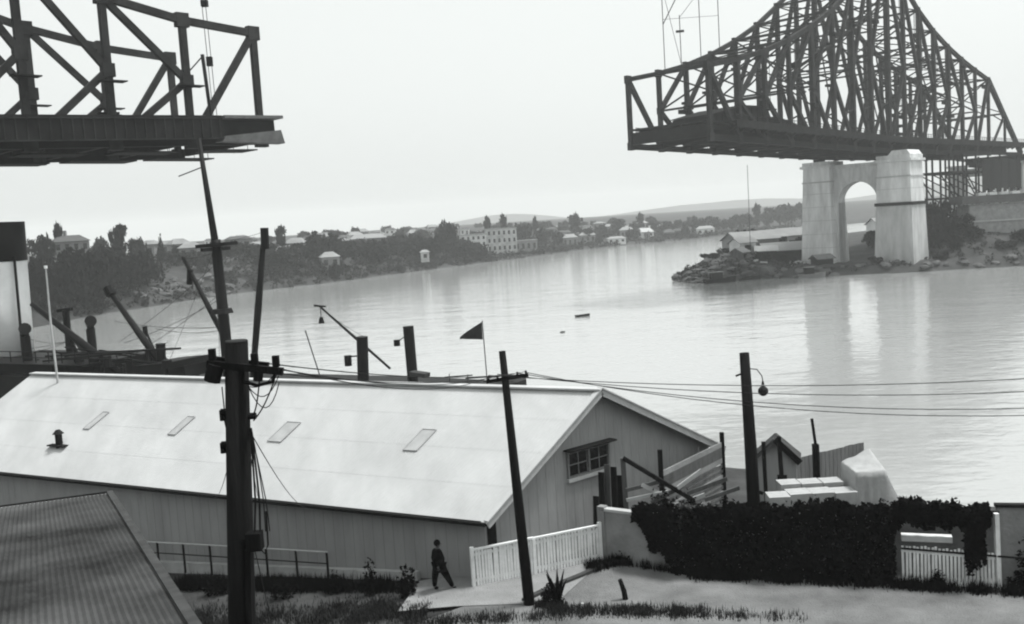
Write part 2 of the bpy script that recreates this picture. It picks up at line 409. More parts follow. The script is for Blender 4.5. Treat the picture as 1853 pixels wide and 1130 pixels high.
# left arm
LN = [(0, 43.1), (-8.6, 43.7), (-17.2, 45.2), (-25.6, 47.6), (-34.5, 51), (-43.5, 55.5)]
left_arm = thing('bridge_span', 'unfinished left arm of the steel cantilever bridge, ending in open air at upper left', 'bridge', tuple(bp(0, 9, 30)))
truss(left_arm, LN, 0); truss(left_arm, [(s - .9, z) for s, z in LN], BW)
cross_frames(left_arm, LN, False, 4)
deck(left_arm, -44, .3, -44, -6.2, 10)
for s in (-2.0, -12.0, -22.0, -32.0):      # working stages hung below the floor
    beam(left_arm, 'hung_stage', bp(s - 3.4, 5, bot_z(s) - .75), bp(s + 3.4, 5, bot_z(s) - .65), 3.6, .14, M_WOODD)
    beam(left_arm, 'hung_stage', bp(s - 4.6, 14.5, bot_z(s) - .85), bp(s + 3.0, 14.5, bot_z(s) - .85), 3.6, .14, M_WOODD)
    for o in (3.4, 6.6, 12.8, 16.2):
        for ds in (-2.8, 2.2): beam(left_arm, 'stage_hanger', bp(s + ds, o, bot_z(s) - .8), bp(s + ds, o, deck_z(s) - .3), .06, .06, M_STEELD)
raw('tip_bracket', [bp(a, o, z) for o in (-2.7, -1.2) for a, z in ((-6.5, bot_z(0) - .45), (1.4, bot_z(0) - .55), (1.0, bot_z(0) + .95), (-6.0, bot_z(0) + .15))], [(0, 1, 2, 3), (7, 6, 5, 4), (0, 4, 5, 1), (1, 5, 6, 2), (2, 6, 7, 3), (3, 7, 4, 0)], M_TIP, left_arm)
beam(left_arm, 'footway', bp(-6, -1.5, deck_z(-6) + .1), bp(1.4, -1.5, deck_z(0) + .12), 2.4, .34, M_TIP)
beam(left_arm, 'edge_girder', bp(-6.2, -1.9, deck_z(-6) - 1.0), bp(.6, -1.9, deck_z(0) - 1.0), .22, 1.7, M_DECK)
for k in range(28): q = -6.6 - k * 1.05; beam(left_arm, 'stiffener', bp(q, -2.6, deck_z(q) - 2.1), bp(q, -2.6, deck_z(q) + .15), .1, .14, M_STEEL, up=BU)
beam(left_arm, 'girder_flange', bp(-44, -2.58, deck_z(-44) - .05), bp(-6.2, -2.58, deck_z(-6.2) - .05), .3, .12, M_STEEL); beam(left_arm, 'girder_flange', bp(-44, -2.58, deck_z(-44) - 2.2), bp(-6.2, -2.58, deck_z(-6.2) - 2.2), .3, .12, M_STEEL)
for s in (-8.6, -17.2, -25.6):             # plank stages at the middle joints
    beam(left_arm, 'joint_stage', bp(s - 1.3, -.9, 36.6), bp(s + 1.3, -.9, 36.6), 1.3, .12, M_WOODD)
    beam(left_arm, 'joint_stage', bp(s - 2.2, BW - .9, 36.4), bp(s + .6, BW - .9, 36.4), 1.3, .12, M_WOODD)
# hoist tackle by the left arm
hz = thing('hoist_tackle', 'slim hoist mast with hanging tackle near the end of the left bridge arm', 'hoist', tuple(bp(-6.6, .2, 33.2)))
beam(hz, 'mast', bp(-6.2, -.2, 33.2), bp(-6.6, -.2, 40.2), .32, .32, M_STEEL)
beam(hz, 'jib', bp(-6.6, -.2, 40.0), bp(-8.2, -.2, 38.4), .12, .12, M_STEEL)
for d in (-.22, .22): beam(hz, 'fall_rope', bp(-5.7 + d, -.2, 33.6), bp(-5.9 + d, -.2, 45.6), .06, .06, M_ROPE)
beam(hz, 'pulley_block', bp(-5.8, -.2, 39.0), bp(-5.8, -.2, 40.0), .5, .6, M_STEELD)
beam(hz, 'pulley_block', bp(-5.8, -.2, 45.4), bp(-5.8, -.2, 46.1), .6, .7, M_STEELD)
for k, (s, o, h, lab) in enumerate([(-11.5, 13, 1.5, 'low dark winch housing on the left bridge deck between far posts'), (-16, 3, 1.0, 'flat stack of plates on the left bridge deck beside the thick post'), (-9.8, 8, .9, 'small heap of bolts and timber on the left bridge deck')]):
    t = thing('winch' if k == 0 else 'material_stack', lab, 'winch' if k == 0 else 'stack', tuple(bp(s, o, deck_z(s) + .15)))
    z = deck_z(s) + .17
    if k == 0:
        beam(t, 'bed', bp(s - 1.2, o, z + .15), bp(s + 1.2, o, z + .15), 1.6, .3, M_STEELD)
        MB().tube([bp(s, o - .7, z + .9), bp(s, o + .7, z + .9)], .55, 12).build('drum', M_STEELD, t)
        beam(t, 'engine_box', bp(s - 1.1, o, z + .85), bp(s - .6, o, z + .85), 1.0, 1.1, M_STEELD)
    else:
        for i in range(4): beam(t, 'plank', bp(s - 1.5 + .1 * i, o + .12 * i, z + .12 + i * h / 4), bp(s + 1.4 - .2 * i, o - .1 * i, z + .12 + i * h / 4), 1.1, h / 5, M_WOODD)

# right arm with tower posts over the pier and the back span down to the end post
RS = [94.3, 104.6, 114.6, 124.5, 134.4, 144.2, 153.8, 163.3, 172.8]
RZ = [46.15, 48.0, 50.3, 53.3, 57.0, 61.4, 66.8, 72.6, 78.0]
AN = [(172.8, 78.0), (182.2, 72.2), (191.8, 66.6), (201.4, 62.4), (211.2, 59.2), (221.2, 56.6), (231.4, 54.4), (242.0, 52.4)]
RN = list(zip(RS, RZ))
right_arm = thing('bridge_span', 'taller right arm of the steel bridge rising to a peak above the stone pier', 'bridge', tuple(bp(172.8, 9, 30)))
truss(right_arm, RN, 0, 1.24); truss(right_arm, RN, BW, 1.24)
# back span: same truss with its tip at the low end
AR = AN[::-1]
for off in (0, BW):
    truss(right_arm, AR, off, 1.24)
    E_ = bp(271, off, bot_z(271)); beam(right_arm, 'end_post', bp(242, off, 52.4), E_, 1.0, 1.5, M_STEEL)
    beam(right_arm, 'bottom_chord', bp(242, off, bot_z(242)), E_, .7, .9, M_STEELD)
    beam(right_arm, 'vertical_post', bp(256, off, bot_z(256)), bp(256, off, 43.2), .6, .7, M_STEEL, up=BU)
    beam(right_arm, 'diagonal_brace', bp(242, off, bot_z(242)), bp(256, off, 42.8), .55, .65, M_STEEL)
    for s in (172.8,):
        beam(right_arm, 'tower_post', bp(s, off, bot_z(s)), bp(s, off, 79), 1.05, 1.25, M_STEEL, up=BU)
        beam(right_arm, 'bearing', bp(s, off, 30.0), bp(s, off, bot_z(s) - .2), 2.6, 2.2, M_STEELD)
cross_frames(right_arm, RN); cross_frames(right_arm, AN[1:] + [(256, 43.2)])
deck(right_arm, 94, 271, 99.5, 271, 22)
for s in (99, 108, 117, 126, 135):         # thin stages under the right tip
    for o in (3.5, 14): beam(right_arm, 'hung_stage', bp(s - 2.6, o, bot_z(s) - .8), bp(s + 2.4, o, bot_z(s) - .75), 2.6, .1, M_WOODD)
    for o in (3.5, 14):
        for d in (-2, 2): beam(right_arm, 'stage_hanger', bp(s + d, o, bot_z(s) - .8), bp(s + d, o, deck_z(s) - .3), .06, .06, M_STEELD)
rr_ = random.Random(77)      # rivet cages, planks and falls still hanging among the members
for k in range(46):
    s_ = rr_.choice(RS[2:] + [a[0] for a in AN[1:]]) + rr_.uniform(-1.5, 1.5); zt_ = interp(s_, RS + [a[0] for a in AN[1:]], RZ + [a[1] for a in AN[1:]]); z_ = lerp(deck_z(s_) + 3, zt_ - 2, rr_.random() ** 1.3); o_ = rr_.choice([-.7, BW - .7, BW + .7, .7])
    beam(right_arm, 'rivet_stage', bp(s_ - rr_.uniform(.6, 1.8), o_, z_), bp(s_ + rr_.uniform(.6, 1.8), o_, z_ + rr_.uniform(-.2, .2)), 1.1, rr_.uniform(.15, 1.1), M_WOODD)
    if k % 2: beam(right_arm, 'fall_rope', bp(s_, o_, z_), bp(s_, o_, zt_ - .4), .09, .09, M_ROPE)
for k in range(14):
    s_ = rr_.uniform(128, 236); z0_ = deck_z(s_) + 2; zt_ = interp(s_, RS + [a[0] for a in AN[1:]], RZ + [a[1] for a in AN[1:]]); o0_, o1_ = rr_.choice([(0, BW), (BW, 0), (0, 0), (BW, BW)]); s1_ = s_ + rr_.uniform(-14, 14); zt1_ = interp(s1_, RS + [a[0] for a in AN[1:]], RZ + [a[1] for a in AN[1:]])
    beam(right_arm, 'erection_strut', bp(s_, o0_, lerp(z0_, zt_, rr_.uniform(0, .45))), bp(s1_, o1_, lerp(z0_, zt1_, rr_.uniform(.4, .85))), .26, .26, M_STEEL)
# travelling crane and erection masts on the right arm
tc = thing('travelling_crane', 'spindly erection crane with thin masts standing on the right bridge arm', 'crane', tuple(bp(118, 9, 50)))
for s, o, z0, z1 in ((107, BW, 48.5, 66), (113, BW, 50, 60.5), (120.5, BW, 52, 68), (128, BW, 54.5, 72)):
    beam(tc, 'mast', bp(s, o, z0), bp(s, o, z1), .14, .14, M_STEEL)
beam(tc, 'stay', bp(107, BW, 59), bp(128, BW, 62), .07, .07, M_STEEL); beam(tc, 'stay', bp(107, BW, 66), bp(113, BW, 50.3), .07, .07, M_STEEL)
beam(tc, 'stay', bp(113, BW, 60), bp(120.5, BW, 66), .07, .07, M_STEEL); beam(tc, 'jib', bp(107, BW, 58), bp(113.5, BW, 65.5), .14, .14, M_STEEL)
beam(tc, 'cross_arm', bp(111.6, BW, 57), bp(114.4, BW, 57.4), .18, .5, M_STEEL)
# dark sheds and stacked steel on the right deck
def heap_house(s0, s1, o0, o1, h0, h1, lab, nm='hoist_house', cat='shed'):
    t = thing(nm, lab, cat, tuple(bp((s0 + s1) / 2, (o0 + o1) / 2, deck_z(s0) + .2)))
    z0, z1 = deck_z(s0) + .2, deck_z(s1) + .2
    P = [bp(s0, o0, z0), bp(s1, o0, z1), bp(s1, o1, z1), bp(s0, o1, z0), bp(s0, o0, z0 + h0), bp(s1, o0, z1 + h1), bp(s1, o1, z1 + h1), bp(s0, o1, z0 + h0)]
    raw('body', P, [(3, 2, 1, 0), (0, 1, 5, 4), (1, 2, 6, 5), (2, 3, 7, 6), (3, 0, 4, 7), (4, 5, 6, 7)], M_DECK, t)
    beam(t, 'roof', bp(s0 - .5, (o0 + o1) / 2, z0 + h0 + .12), bp(s1 + .5, (o0 + o1) / 2, z1 + h1 + .12), o1 - o0 + .8, .16, M_STEELD)
    for k in range(4): q = lerp(s0, s1, (k + .5) / 4); beam(t, 'batten', bp(q, o0 - .06, deck_z(q) + .25), bp(q, o0 - .06, deck_z(q) + lerp(h0, h1, (k + .5) / 4)), .12, .14, M_STEEL)
heap_house(107, 117, 11, 17, 2.2, 4.6, 'dark lean-to hoist house sloping up from the tip of the right deck')
heap_house(118, 127, 9, 16, 4.4, 3.9, 'dark flat hoist house in the middle of the right deck group')
heap_house(100, 109, 3, 9, 1.3, 3.4, 'low dark sloping shed at the near side of the right deck')
heap_house(110, 119, 2.5, 8, 3.6, 4.0, 'dark box of stacked steel by the near truss of the right deck', 'steel_stack', 'stack')
heap_house(128, 136, 5, 14, 2.8, 1.4, 'dark store shed falling away toward the stone pier', 'store_shed')
# rope hanging from the right arm to the rocky point
q = bp(110, 4, 30)
cable('hanging_rope', [(60.9, 245.5, 30.4), (60.9, 245.5, 18), (60.9, 245.6, 5.2)], .07, M_ROPE, 'thin rope hanging straight down from the right bridge arm to the rocky point', 'rope')

# stone pier under the right tower
PB = bp(172.8, 0, 0)
pier = thing('bridge_pier', 'pale concrete bridge pier with an arch between its two battered columns', 'bridge pier', (86.8, 243.5, 4))
def column(o0, o1, s0, s1, z0, z1, bat):
    b = MB(); lo = [(o0 - bat, s0 - bat), (o1 + bat, s0 - bat), (o1 + bat, s1 + bat), (o0 - bat, s1 + bat)]; hi = [(o0, s0), (o1, s0), (o1, s1), (o0, s1)]
    v = [bp(172.8 + s, o, z0) for o, s in lo] + [bp(172.8 + s, o, z1) for o, s in hi]
    b.add(v, [(0, 1, 2, 3), (7, 6, 5, 4), (0, 4, 5, 1), (1, 5, 6, 2), (2, 6, 7, 3), (3, 7, 4, 0)]); return b
def bandc(name, o0, o1, s0, s1, z0, z1, mt=M_CONC): return column(o0, o1, s0, s1, z0, z1, 0).build(name, mt, pier)
for (o0, o1) in ((-6.2, 1.6), (13.8, 20.8)):
    column(o0, o1, -3.7, 3.7, 1.5, 28.6, .9).build('column', M_CONC, pier)
    bandc('cornice', o0 - .6, o1 + .6, -4.3, 4.3, 28.6, 29.2); bandc('capital', o0 - .15, o1 + .15, -3.85, 3.85, 29.2, 30.1)
    bandc('string_course', o0 - .3, o1 + .3, -4.0, 4.0, 24.9, 25.2, M_CONCD)
    for z in (5.2, 8.6, 12.0, 15.4, 18.8, 22.1): bt = .9 * (28 - z) / 26.5; bandc('joint_band', o0 - bt - .03, o1 + bt + .03, -3.73 - bt, 3.73 + bt, z, z + .1, M_CONCD)
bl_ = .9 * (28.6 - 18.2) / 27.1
column(-6.2 - bl_ - .05, 1.6 + bl_ + .05, -3.75 - bl_, 3.75 + bl_, 1.45, 18.2, .9 - bl_).build('column_lower_shell', M_CONCB, pier)  # near column is a darker tone over its lower part
bandc('dark_band', -6.2 - bl_ - .3, 1.6 + bl_ + .3, -4.0 - bl_, 4.0 + bl_, 18.2, 18.95, M_WOODD)  # dark band round the column where the darker tone begins
# raised saddle on the near column
saddle = MB().add([bp(172.8 + s, o, z) for s in (-3.6, 3.6) for o, z in ((-6.3, 30.1), (-5.5, 31.2), (-2.0, 31.2), (-1.0, 30.1))], [(0, 1, 2, 3), (7, 6, 5, 4), (0, 4, 5, 1), (1, 5, 6, 2), (2, 6, 7, 3), (3, 7, 4, 0)]).build('saddle', M_CONC, pier)
# arch wall with real opening
b = MB(); ac, rad, spr = 7.6, 5.0, 19.6; N_ = 18
prof = []
for i in range(N_ + 1):
    a = math.pi - math.pi * i / N_; prof.append((ac + rad * math.cos(a), spr + rad * math.sin(a)))
fr = [(ac - rad, 3.0)] + prof + [(ac + rad, 3.0)]
def arch_strip(s):
    v = []; f = []
    for o, z in fr: v.append(bp(172.8 + s, o, z))
    for o, z in fr: v.append(bp(172.8 + s, o, 28.0))
    return v
n = len(fr)
va, vb = arch_strip(-1.7), arch_strip(1.7)
vv = va + vb; ff = []
for i in range(n - 1):
    ff.append((i, i + 1, n + i + 1, n + i)); ff.append((2 * n + i + 1, 2 * n + i, 3 * n + i, 3 * n + i + 1)); ff.append((i + 1, i, 2 * n + i, 2 * n + i + 1))
b.add(vv, ff)
for o0, o1 in ((1.4, ac - rad), (ac + rad, 14.2)):
    v = [bp(172.8 + s, o, z) for s in (-1.7, 1.7) for o in (o0, o1) for z in (3.0, 28.0)]
    b.add(v, [(0, 2, 3, 1), (4, 5, 7, 6), (0, 4, 6, 2), (1, 3, 7, 5), (0, 1, 5, 4), (2, 6, 7, 3)])
b.build('arch_wall', M_CONC, pier)
bandc('arch_cornice', 1.8, 13.6, -2.1, 2.1, 28.003, 29.0)
for i in range(0, N_, 1):     # voussoir ring slightly proud of the wall
    a0, a1 = math.pi - math.pi * (i + .04) / N_, math.pi - math.pi * (i + .96) / N_
    v = [bp(172.8 + s, ac + rr * math.cos(a), spr + rr * math.sin(a)) for s in (-1.82, -1.6) for rr in (rad + .02, rad + 1.0) for a in (a0, a1)]
    raw('arch_stone', v, [(0, 1, 3, 2), (4, 6, 7, 5), (0, 4, 5, 1), (2, 3, 7, 6), (0, 2, 6, 4), (1, 5, 7, 3)], M_CONC, pier)
# end pier of the back span and the approach beyond
ap = thing('end_pier', 'grey twin column end pier below the low end of the right bridge span', 'bridge pier', tuple(bp(268, 9, 8)))
for o in (0, BW):
    MB().add([bp(268 + s, o + x, z) for z, hs in ((6, 2.6), (28.4, 2.1)) for s, x in ((-hs, -hs), (hs, -hs), (hs, hs), (-hs, hs))], [(3, 2, 1, 0), (4, 5, 6, 7), (0, 1, 5, 4), (1, 2, 6, 5), (2, 3, 7, 6), (3, 0, 4, 7)]).build('column', M_CONC, ap)
    beam(ap, 'cap', bp(268, o - 2.6, 28.7), bp(268, o + 2.6, 28.7), 5.2, .6, M_CONC)
beam(ap, 'cross_wall', bp(268, 2, 26.5), bp(268, BW - 2, 26.5), 1.8, 2.6, M_CONC)
va_ = thing('approach_viaduct', 'dark approach viaduct girders running off right beyond the end pier', 'viaduct', tuple(bp(300, 9, 28)))
for o in (1.5, 6.5, 11.5, 16.5): beam(va_, 'girder', bp(271.4, o, 29.6), bp(340, o, 27.5), .5, 2.2, M_STEELD)
beam(va_, 'deck_slab', bp(271.4, 9, 31.0), bp(340, 9, 29), 22, .5, M_DECK)
for s in (300, 338):
    for o in (2, 16): beam(va_, 'pier_column', bp(s, o, 7), bp(s, o, 28), 1.8, 1.8, M_CONC)
fw = thing('falsework_trestle', 'dark timber falsework trestle under the back span behind the stone pier', 'trestle', tuple(bp(235, 4, 8)))
for s in (208, 218, 228, 238, 248):
    for o in (-1, 5, 11): beam(fw, 'trestle_post', bp(s, o, 5), bp(s, o, bot_z(s) - .5), .45, .45, M_WOODD, up=BU)
    for z in (12, 19, 26): beam(fw, 'cross_beam', bp(s, -1.6, z), bp(s, 11.6, z), .35, .4, M_WOODD)
    for z in (12, 19): beam(fw, 'trestle_brace', bp(s, -1, z), bp(s, 11, z + 7), .28, .28, M_WOODD)
for k in range(26): q = 232 + k * 1.5; beam(fw, 'screen_board', bp(q, -1.5, 19.5 + (k % 4) * .5), bp(q, -1.5, 29.5), .1, 1.46 if k % 5 else 1.1, M_WOODD, up=BU)
for k in range(9): q = 207 + k * 2.6; beam(fw, 'screen_board', bp(q, -1.5, 6), bp(q, -1.5, 13.5 + (k * 7 % 5) * .8), .1, 2.3, M_WOODD, up=BU)
for o in (-1, 5, 11):
    for z in (12, 19, 26):
        for s in (208, 218, 228, 238): beam(fw, 'longitudinal_beam', bp(s, o, z), bp(s + 10, o, z), .4, .5, M_WOODD)
    for s in (208, 228): beam(fw, 'trestle_brace', bp(s, o, 12), bp(s + 10, o, 19), .28, .28, M_WOODD); beam(fw, 'trestle_brace', bp(s + 20, o, 19), bp(s + 10, o, 26), .28, .28, M_WOODD)

# ------------------------------------------------------------------ foliage and trees
def leaf_quads(rnd, n, pos, size, flat=.5):
    v = []; f = []
    for _ in range(n):
        p, nn = pos(rnd)
        a = (Vector((rnd.gauss(0, 1), rnd.gauss(0, 1), rnd.gauss(0, 1))).normalized() * (1 - flat) + nn * flat).normalized()
        b_ = a.orthogonal().normalized(); b_.rotate(Matrix.Rotation(rnd.uniform(0, 6.28), 3, a)); c_ = a.cross(b_)
        sz = size * rnd.uniform(.6, 1.4); i = len(v)
        v += [p - b_ * sz, p + c_ * sz * .55 + a * sz * .12, p + b_ * sz, p - c_ * sz * .55 + a * sz * .12]; f.append((i, i + 1, i + 2, i + 3))
    return v, f
def crown_mesh(name, seed, kind, n, size, mt):
    """crown in a unit box: radius about 1, z 0..1"""
    rnd = random.Random(seed); blobs = []
    if kind == 'round':
        blobs.append((Vector((0, 0, .5)), .62, .4))
        for k in range(11): a = rnd.uniform(0, 6.28); r = rnd.uniform(.3, .72); blobs.append((Vector((r * math.cos(a), r * math.sin(a), rnd.uniform(.28, .78))), rnd.uniform(.26, .42), rnd.uniform(.18, .3)))
    elif kind == 'cone':
        for k in range(10): t = k / 9; blobs.append((Vector((rnd.uniform(-.12, .12), rnd.uniform(-.12, .12), .06 + .88 * t)), .8 * (1 - t) + .12, .09))
    elif kind == 'tall':
        for k in range(9): t = k / 8; a = rnd.uniform(0, 6.28); r = .42 * rnd.random(); blobs.append((Vector((r * math.cos(a), r * math.sin(a), .15 + .7 * t)), rnd.uniform(.35, .65), .16))
    elif kind == 'palm':
        v = []; f = []
        for k in range(22):
            a = 6.28 * k / 22 + rnd.uniform(-.1, .1); up = rnd.uniform(.1, .9); pts = []
            for j in range(6):
                t = j / 5; pts.append(Vector((math.cos(a) * t, math.sin(a) * t, .55 + up * t * .7 - t * t * .85)))
            w_ = Vector((-math.sin(a), math.cos(a), 0))
            for j in range(5):
                i = len(v); wj, wk = .1 * (1 - j / 5.5), .1 * (1 - (j + 1) / 5.5)
                v += [pts[j] - w_ * wj, pts[j] + w_ * wj, pts[j + 1] + w_ * wk, pts[j + 1] - w_ * wk]; f.append((i, i + 1, i + 2, i + 3))
        me = bpy.data.meshes.new(name); me.from_pydata([tuple(q) for q in v], [], f); me.materials.append(mt); return me
    wt = [b[1] ** 2 for b in blobs]
    def pos(r):
        c, rr, rz = r.choices(blobs, wt)[0]; d = Vector((r.gauss(0, 1), r.gauss(0, 1), r.gauss(0, 1))).normalized()
        k = r.uniform(.55, 1.05); return c + Vector((d.x * rr, d.y * rr, d.z * rz)) * k, d
    v, f = leaf_quads(rnd, n, pos, size)
    me = bpy.data.meshes.new(name); me.from_pydata([tuple(q) for q in v], [], f); me.materials.append(mt); return me
CROWNS = {}
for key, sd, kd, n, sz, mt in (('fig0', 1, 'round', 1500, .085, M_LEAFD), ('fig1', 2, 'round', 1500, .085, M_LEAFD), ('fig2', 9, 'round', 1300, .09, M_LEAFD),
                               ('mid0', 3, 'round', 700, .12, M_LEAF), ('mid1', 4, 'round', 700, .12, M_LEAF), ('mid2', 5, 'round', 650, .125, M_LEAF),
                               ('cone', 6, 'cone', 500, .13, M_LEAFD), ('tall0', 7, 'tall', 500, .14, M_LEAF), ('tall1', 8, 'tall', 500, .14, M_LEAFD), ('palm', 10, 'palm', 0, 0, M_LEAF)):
    CROWNS[key] = crown_mesh('crown_' + key, sd, kd, n, sz, mt)
def trunk_mesh():
    b = MB(); b.tube([(0, 0, -.1), (.02, .01, .35), (0, .03, .7), (.03, 0, .95)], [.06, .05, .035, .012], 7)
    rnd = random.Random(4)
    for k in range(5):
        a = 6.28 * k / 5 + .4; z = .35 + .08 * k; b.tube([(.01, .01, z), (.2 * math.cos(a), .2 * math.sin(a), z + .16), (.42 * math.cos(a), .42 * math.sin(a), z + .27)], [.03, .02, .008], 5)
    me = bpy.data.meshes.new('trunk'); me.from_pydata([tuple(v) for v in b.v], [], b.f); me.materials.append(M_BARK); return me
TRUNK = trunk_mesh()
_rt = random.Random(21)
def tree(x, y, z, top, width, kind, label, group=None, name='tree', low=.12):
    h = max(2.0, top - z)
    t = thing(name, label, 'tree', (x, y, z), group)
    tr = link(bpy.data.objects.new('trunk', TRUNK)); tr.parent = t; tr.scale = (width * .5, width * .5, h * .9); tr.rotation_euler.z = _rt.uniform(0, 6.28)
    cw = link(bpy.data.objects.new('crown', CROWNS[kind])); cw.parent = t
    cl = low if kind not in ('palm', 'tall0', 'tall1') else (.72 if kind == 'palm' else .3)
    cw.location = (0, 0, h * cl); cw.scale = (width * .56, width * .56, h * (1.03 - cl)); cw.rotation_euler.z = _rt.uniform(0, 6.28)
    return t
G1 = 'trees of the dark belt on the left shore'; G2 = 'hazy trees along the far shore'
FT = [  # x, y, top, width, kind, label or None
 (-111.9, 224.1, 18.2, 7.6, 'fig0', 'dark tree on the left shore half hidden by the ship funnel'),
 (-110.1, 235.3, 19.0, 10.7, 'fig1', 'dark spreading tree on the left shore beside the white flagpole'),
 (-109.2, 251.9, 20.2, 15.7, 'fig0', 'broadest dark fig tree at the left water edge, below the pale mansion'),
 (-106.6, 268.9, 20.4, 13.7, 'fig1', 'big dark fig tree at the left shore beside the rocky cliff'),
 (-104.5, 281.9, 18.4, 9.6, 'fig2', 'dark round tree at the left end of the rocky cliff'),
 (-129.3, 283.3, 26.9, 3.5, 'tall1', 'thin tree sticking up over the pale mansion roof'),
 (-117.8, 297.1, 25.8, 6.6, 'tall1', 'blocky tall tree standing up from the left skyline'),
 (-116.2, 328.2, 22.4, 3.3, 'cone', 'small pointed conifer on the left skyline'),
 (-116.8, 307.9, 21.9, 5.9, 'mid0', 'low tree between the blocky tree and the pointed conifer'),
 (-129.9, 272.2, 23.9, 6.8, 'mid1', 'bushy tree left of the pale mansion'),
 (-126.9, 305.2, 22.5, 6.9, 'mid2', 'bushy tree right of the pale mansion'),
 (-113.5, 337.2, 18.9, 4.6, 'mid0', 'small tree right of the pointed conifer on the cliff top'),
 (-101.8, 344.8, 18.8, 9.8, 'fig1', 'dark tree directly behind the tall ship mast'),
 (-95.2, 347.0, 19.1, 11.8, 'fig2', 'dark tree just right of the tall ship mast'),
 (-87.0, 344.0, 17.9, 11.7, 'fig0', 'dark tree behind the upright derrick boom'),
 (-85.8, 369.8, 23.3, 5.9, 'tall1', 'slender tree rising above the belt right of the upright boom'),
 (-74.4, 353.0, 17.3, 11.2, 'fig1', 'dark tree between the slender tree and the broad domed tree'),
 (-65.9, 359.3, 20.5, 18.7, 'fig2', 'broad domed dark tree over the small pale house'),
 (-59.6, 379.6, 16.3, 10.8, 'mid1', 'grey tree right of the broad domed tree'),
 (-52.7, 378.7, 15.5, 16.3, 'fig0', 'wide dark tree below the long pale roof'),
 (-49.1, 408.4, 16.5, 11.6, 'mid2', 'mid grey tree right of the long pale roof'),
 (-42.0, 407.9, 17.9, 13.9, 'mid0', 'wide mid grey tree left of the tiny white hut'),
 (-34.1, 407.6, 15.6, 11.6, 'fig1', 'dark tree behind the tiny white hut'),
 (-27.8, 436.1, 22.3, 11.9, 'fig2', 'tall round dark tree left of the white building'),
 (-21.7, 436.1, 13.9, 7.4, 'mid1', 'small tree at the left wall of the white building annex'),
 (-14.8, 432.0, 11.6, 7.3, 'mid2', 'low tree in front of the white building annex'),
 (-10.5, 520.9, 23.0, 5.0, 'tall0', 'left one of two thin pines behind the white building'),
 (-1.4, 534.2, 23.6, 5.4, 'tall1', 'right one of two thin pines behind the white building'),
 (8.3, 519.7, 18.5, 9.4, 'mid0', 'blocky grey tree at the right side of the white building'),
 (16.4, 560.8, 21.4, 3.8, 'tall0', 'small lollipop tree right of the white building'),
 (20.2, 529.4, 14.8, 9.0, 'mid1', None), (27.8, 532.6, 12.8, 9.1, 'mid2', None),
 (41.2, 589.3, 21.7, 10.0, 'tall0', 'tall ball topped hazy tree on the middle of the far shore'),
 (45.9, 562.4, 13.9, 7.7, 'mid0', None), (57.0, 597.3, 14.4, 7.4, 'mid1', None),
 (69.1, 602.0, 17.0, 10.2, 'mid2', 'dark grey tree above the low white boathouse on the far shore'), (79.7, 618.9, 14.0, 7.7, 'mid0', None),
 (89.1, 652.4, 20.0, 5.9, 'tall0', 'narrow tree above the bright white roof on the far shore'), (98.8, 659.3, 16.1, 5.2, 'mid1', None),
 (101.9, 626.5, 13.7, 12.1, 'mid2', None), (116.0, 645.6, 13.5, 11.0, 'mid0', None), (127.5, 654.1, 14.3, 14.8, 'mid1', None), (139.9, 663.1, 15.1, 12.8, 'mid2', None),
 (164.3, 686.7, 15.3, 19.5, 'mid0', None), (177.0, 691.5, 21.2, 7.1, 'tall0', 'slim hazy tree above the sheds of the rocky point'), (196.4, 703.6, 19.8, 22, 'mid1', 'wide hazy tree behind the sheds at the left side of the pier'),
 (225.0, 745.6, 20.4, 22, 'mid2', 'wide hazy tree touching the left edge of the stone pier'), (205, 720, 18, 16, 'mid0', None), (186, 700, 15, 14, 'mid2', None), (150, 668, 12.5, 12, 'mid1', None)]
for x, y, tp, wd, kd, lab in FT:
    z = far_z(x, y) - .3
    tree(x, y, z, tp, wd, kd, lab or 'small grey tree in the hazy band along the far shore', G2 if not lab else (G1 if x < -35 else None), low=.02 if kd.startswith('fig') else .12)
rf = random.Random(91)
for k in range(110):       # more small hazy trees mottling the far shore
    i = rf.choices([8, 9, 10], [3, 5, 3])[0]; a_, b_ = SH[i], SH[i + 1]; t_ = (b_ - a_).normalized(); d_ = rf.uniform(6, 150) if k < 64 else rf.uniform(100, 340); p_ = a_.lerp(b_, rf.random()) + Vector((-t_.y, t_.x)) * d_
    z_ = far_z(p_.x, p_.y) - .3; tree(p_.x, p_.y, z_, z_ + rf.uniform(3.5, 8.5), rf.uniform(5, 11), rf.choice(['mid0', 'mid1', 'mid2', 'tall0', 'mid1']), 'small grey tree in the hazy band along the far shore', G2, low=.04)
for k in range(60):       # filling the dark belt between cliff and white block
    i = rf.choice([6, 7, 7, 7]); a_, b_ = SH[i], SH[i + 1]; t_ = (b_ - a_).normalized(); d_ = rf.uniform(6, 55); p_ = a_.lerp(b_, rf.random()) + Vector((-t_.y, t_.x)) * d_
    if abs(p_.x + 64) < 4 and d_ < 20: continue
    z_ = far_z(p_.x, p_.y) - .3; tree(p_.x, p_.y, z_, min(16.5, z_ + rf.uniform(4.5, 8.5)), rf.uniform(7, 13), rf.choice(['fig0', 'fig1', 'mid0', 'fig2', 'mid2']), 'dark bushy tree of the continuous belt between ship mast and white block', G1, low=.02)
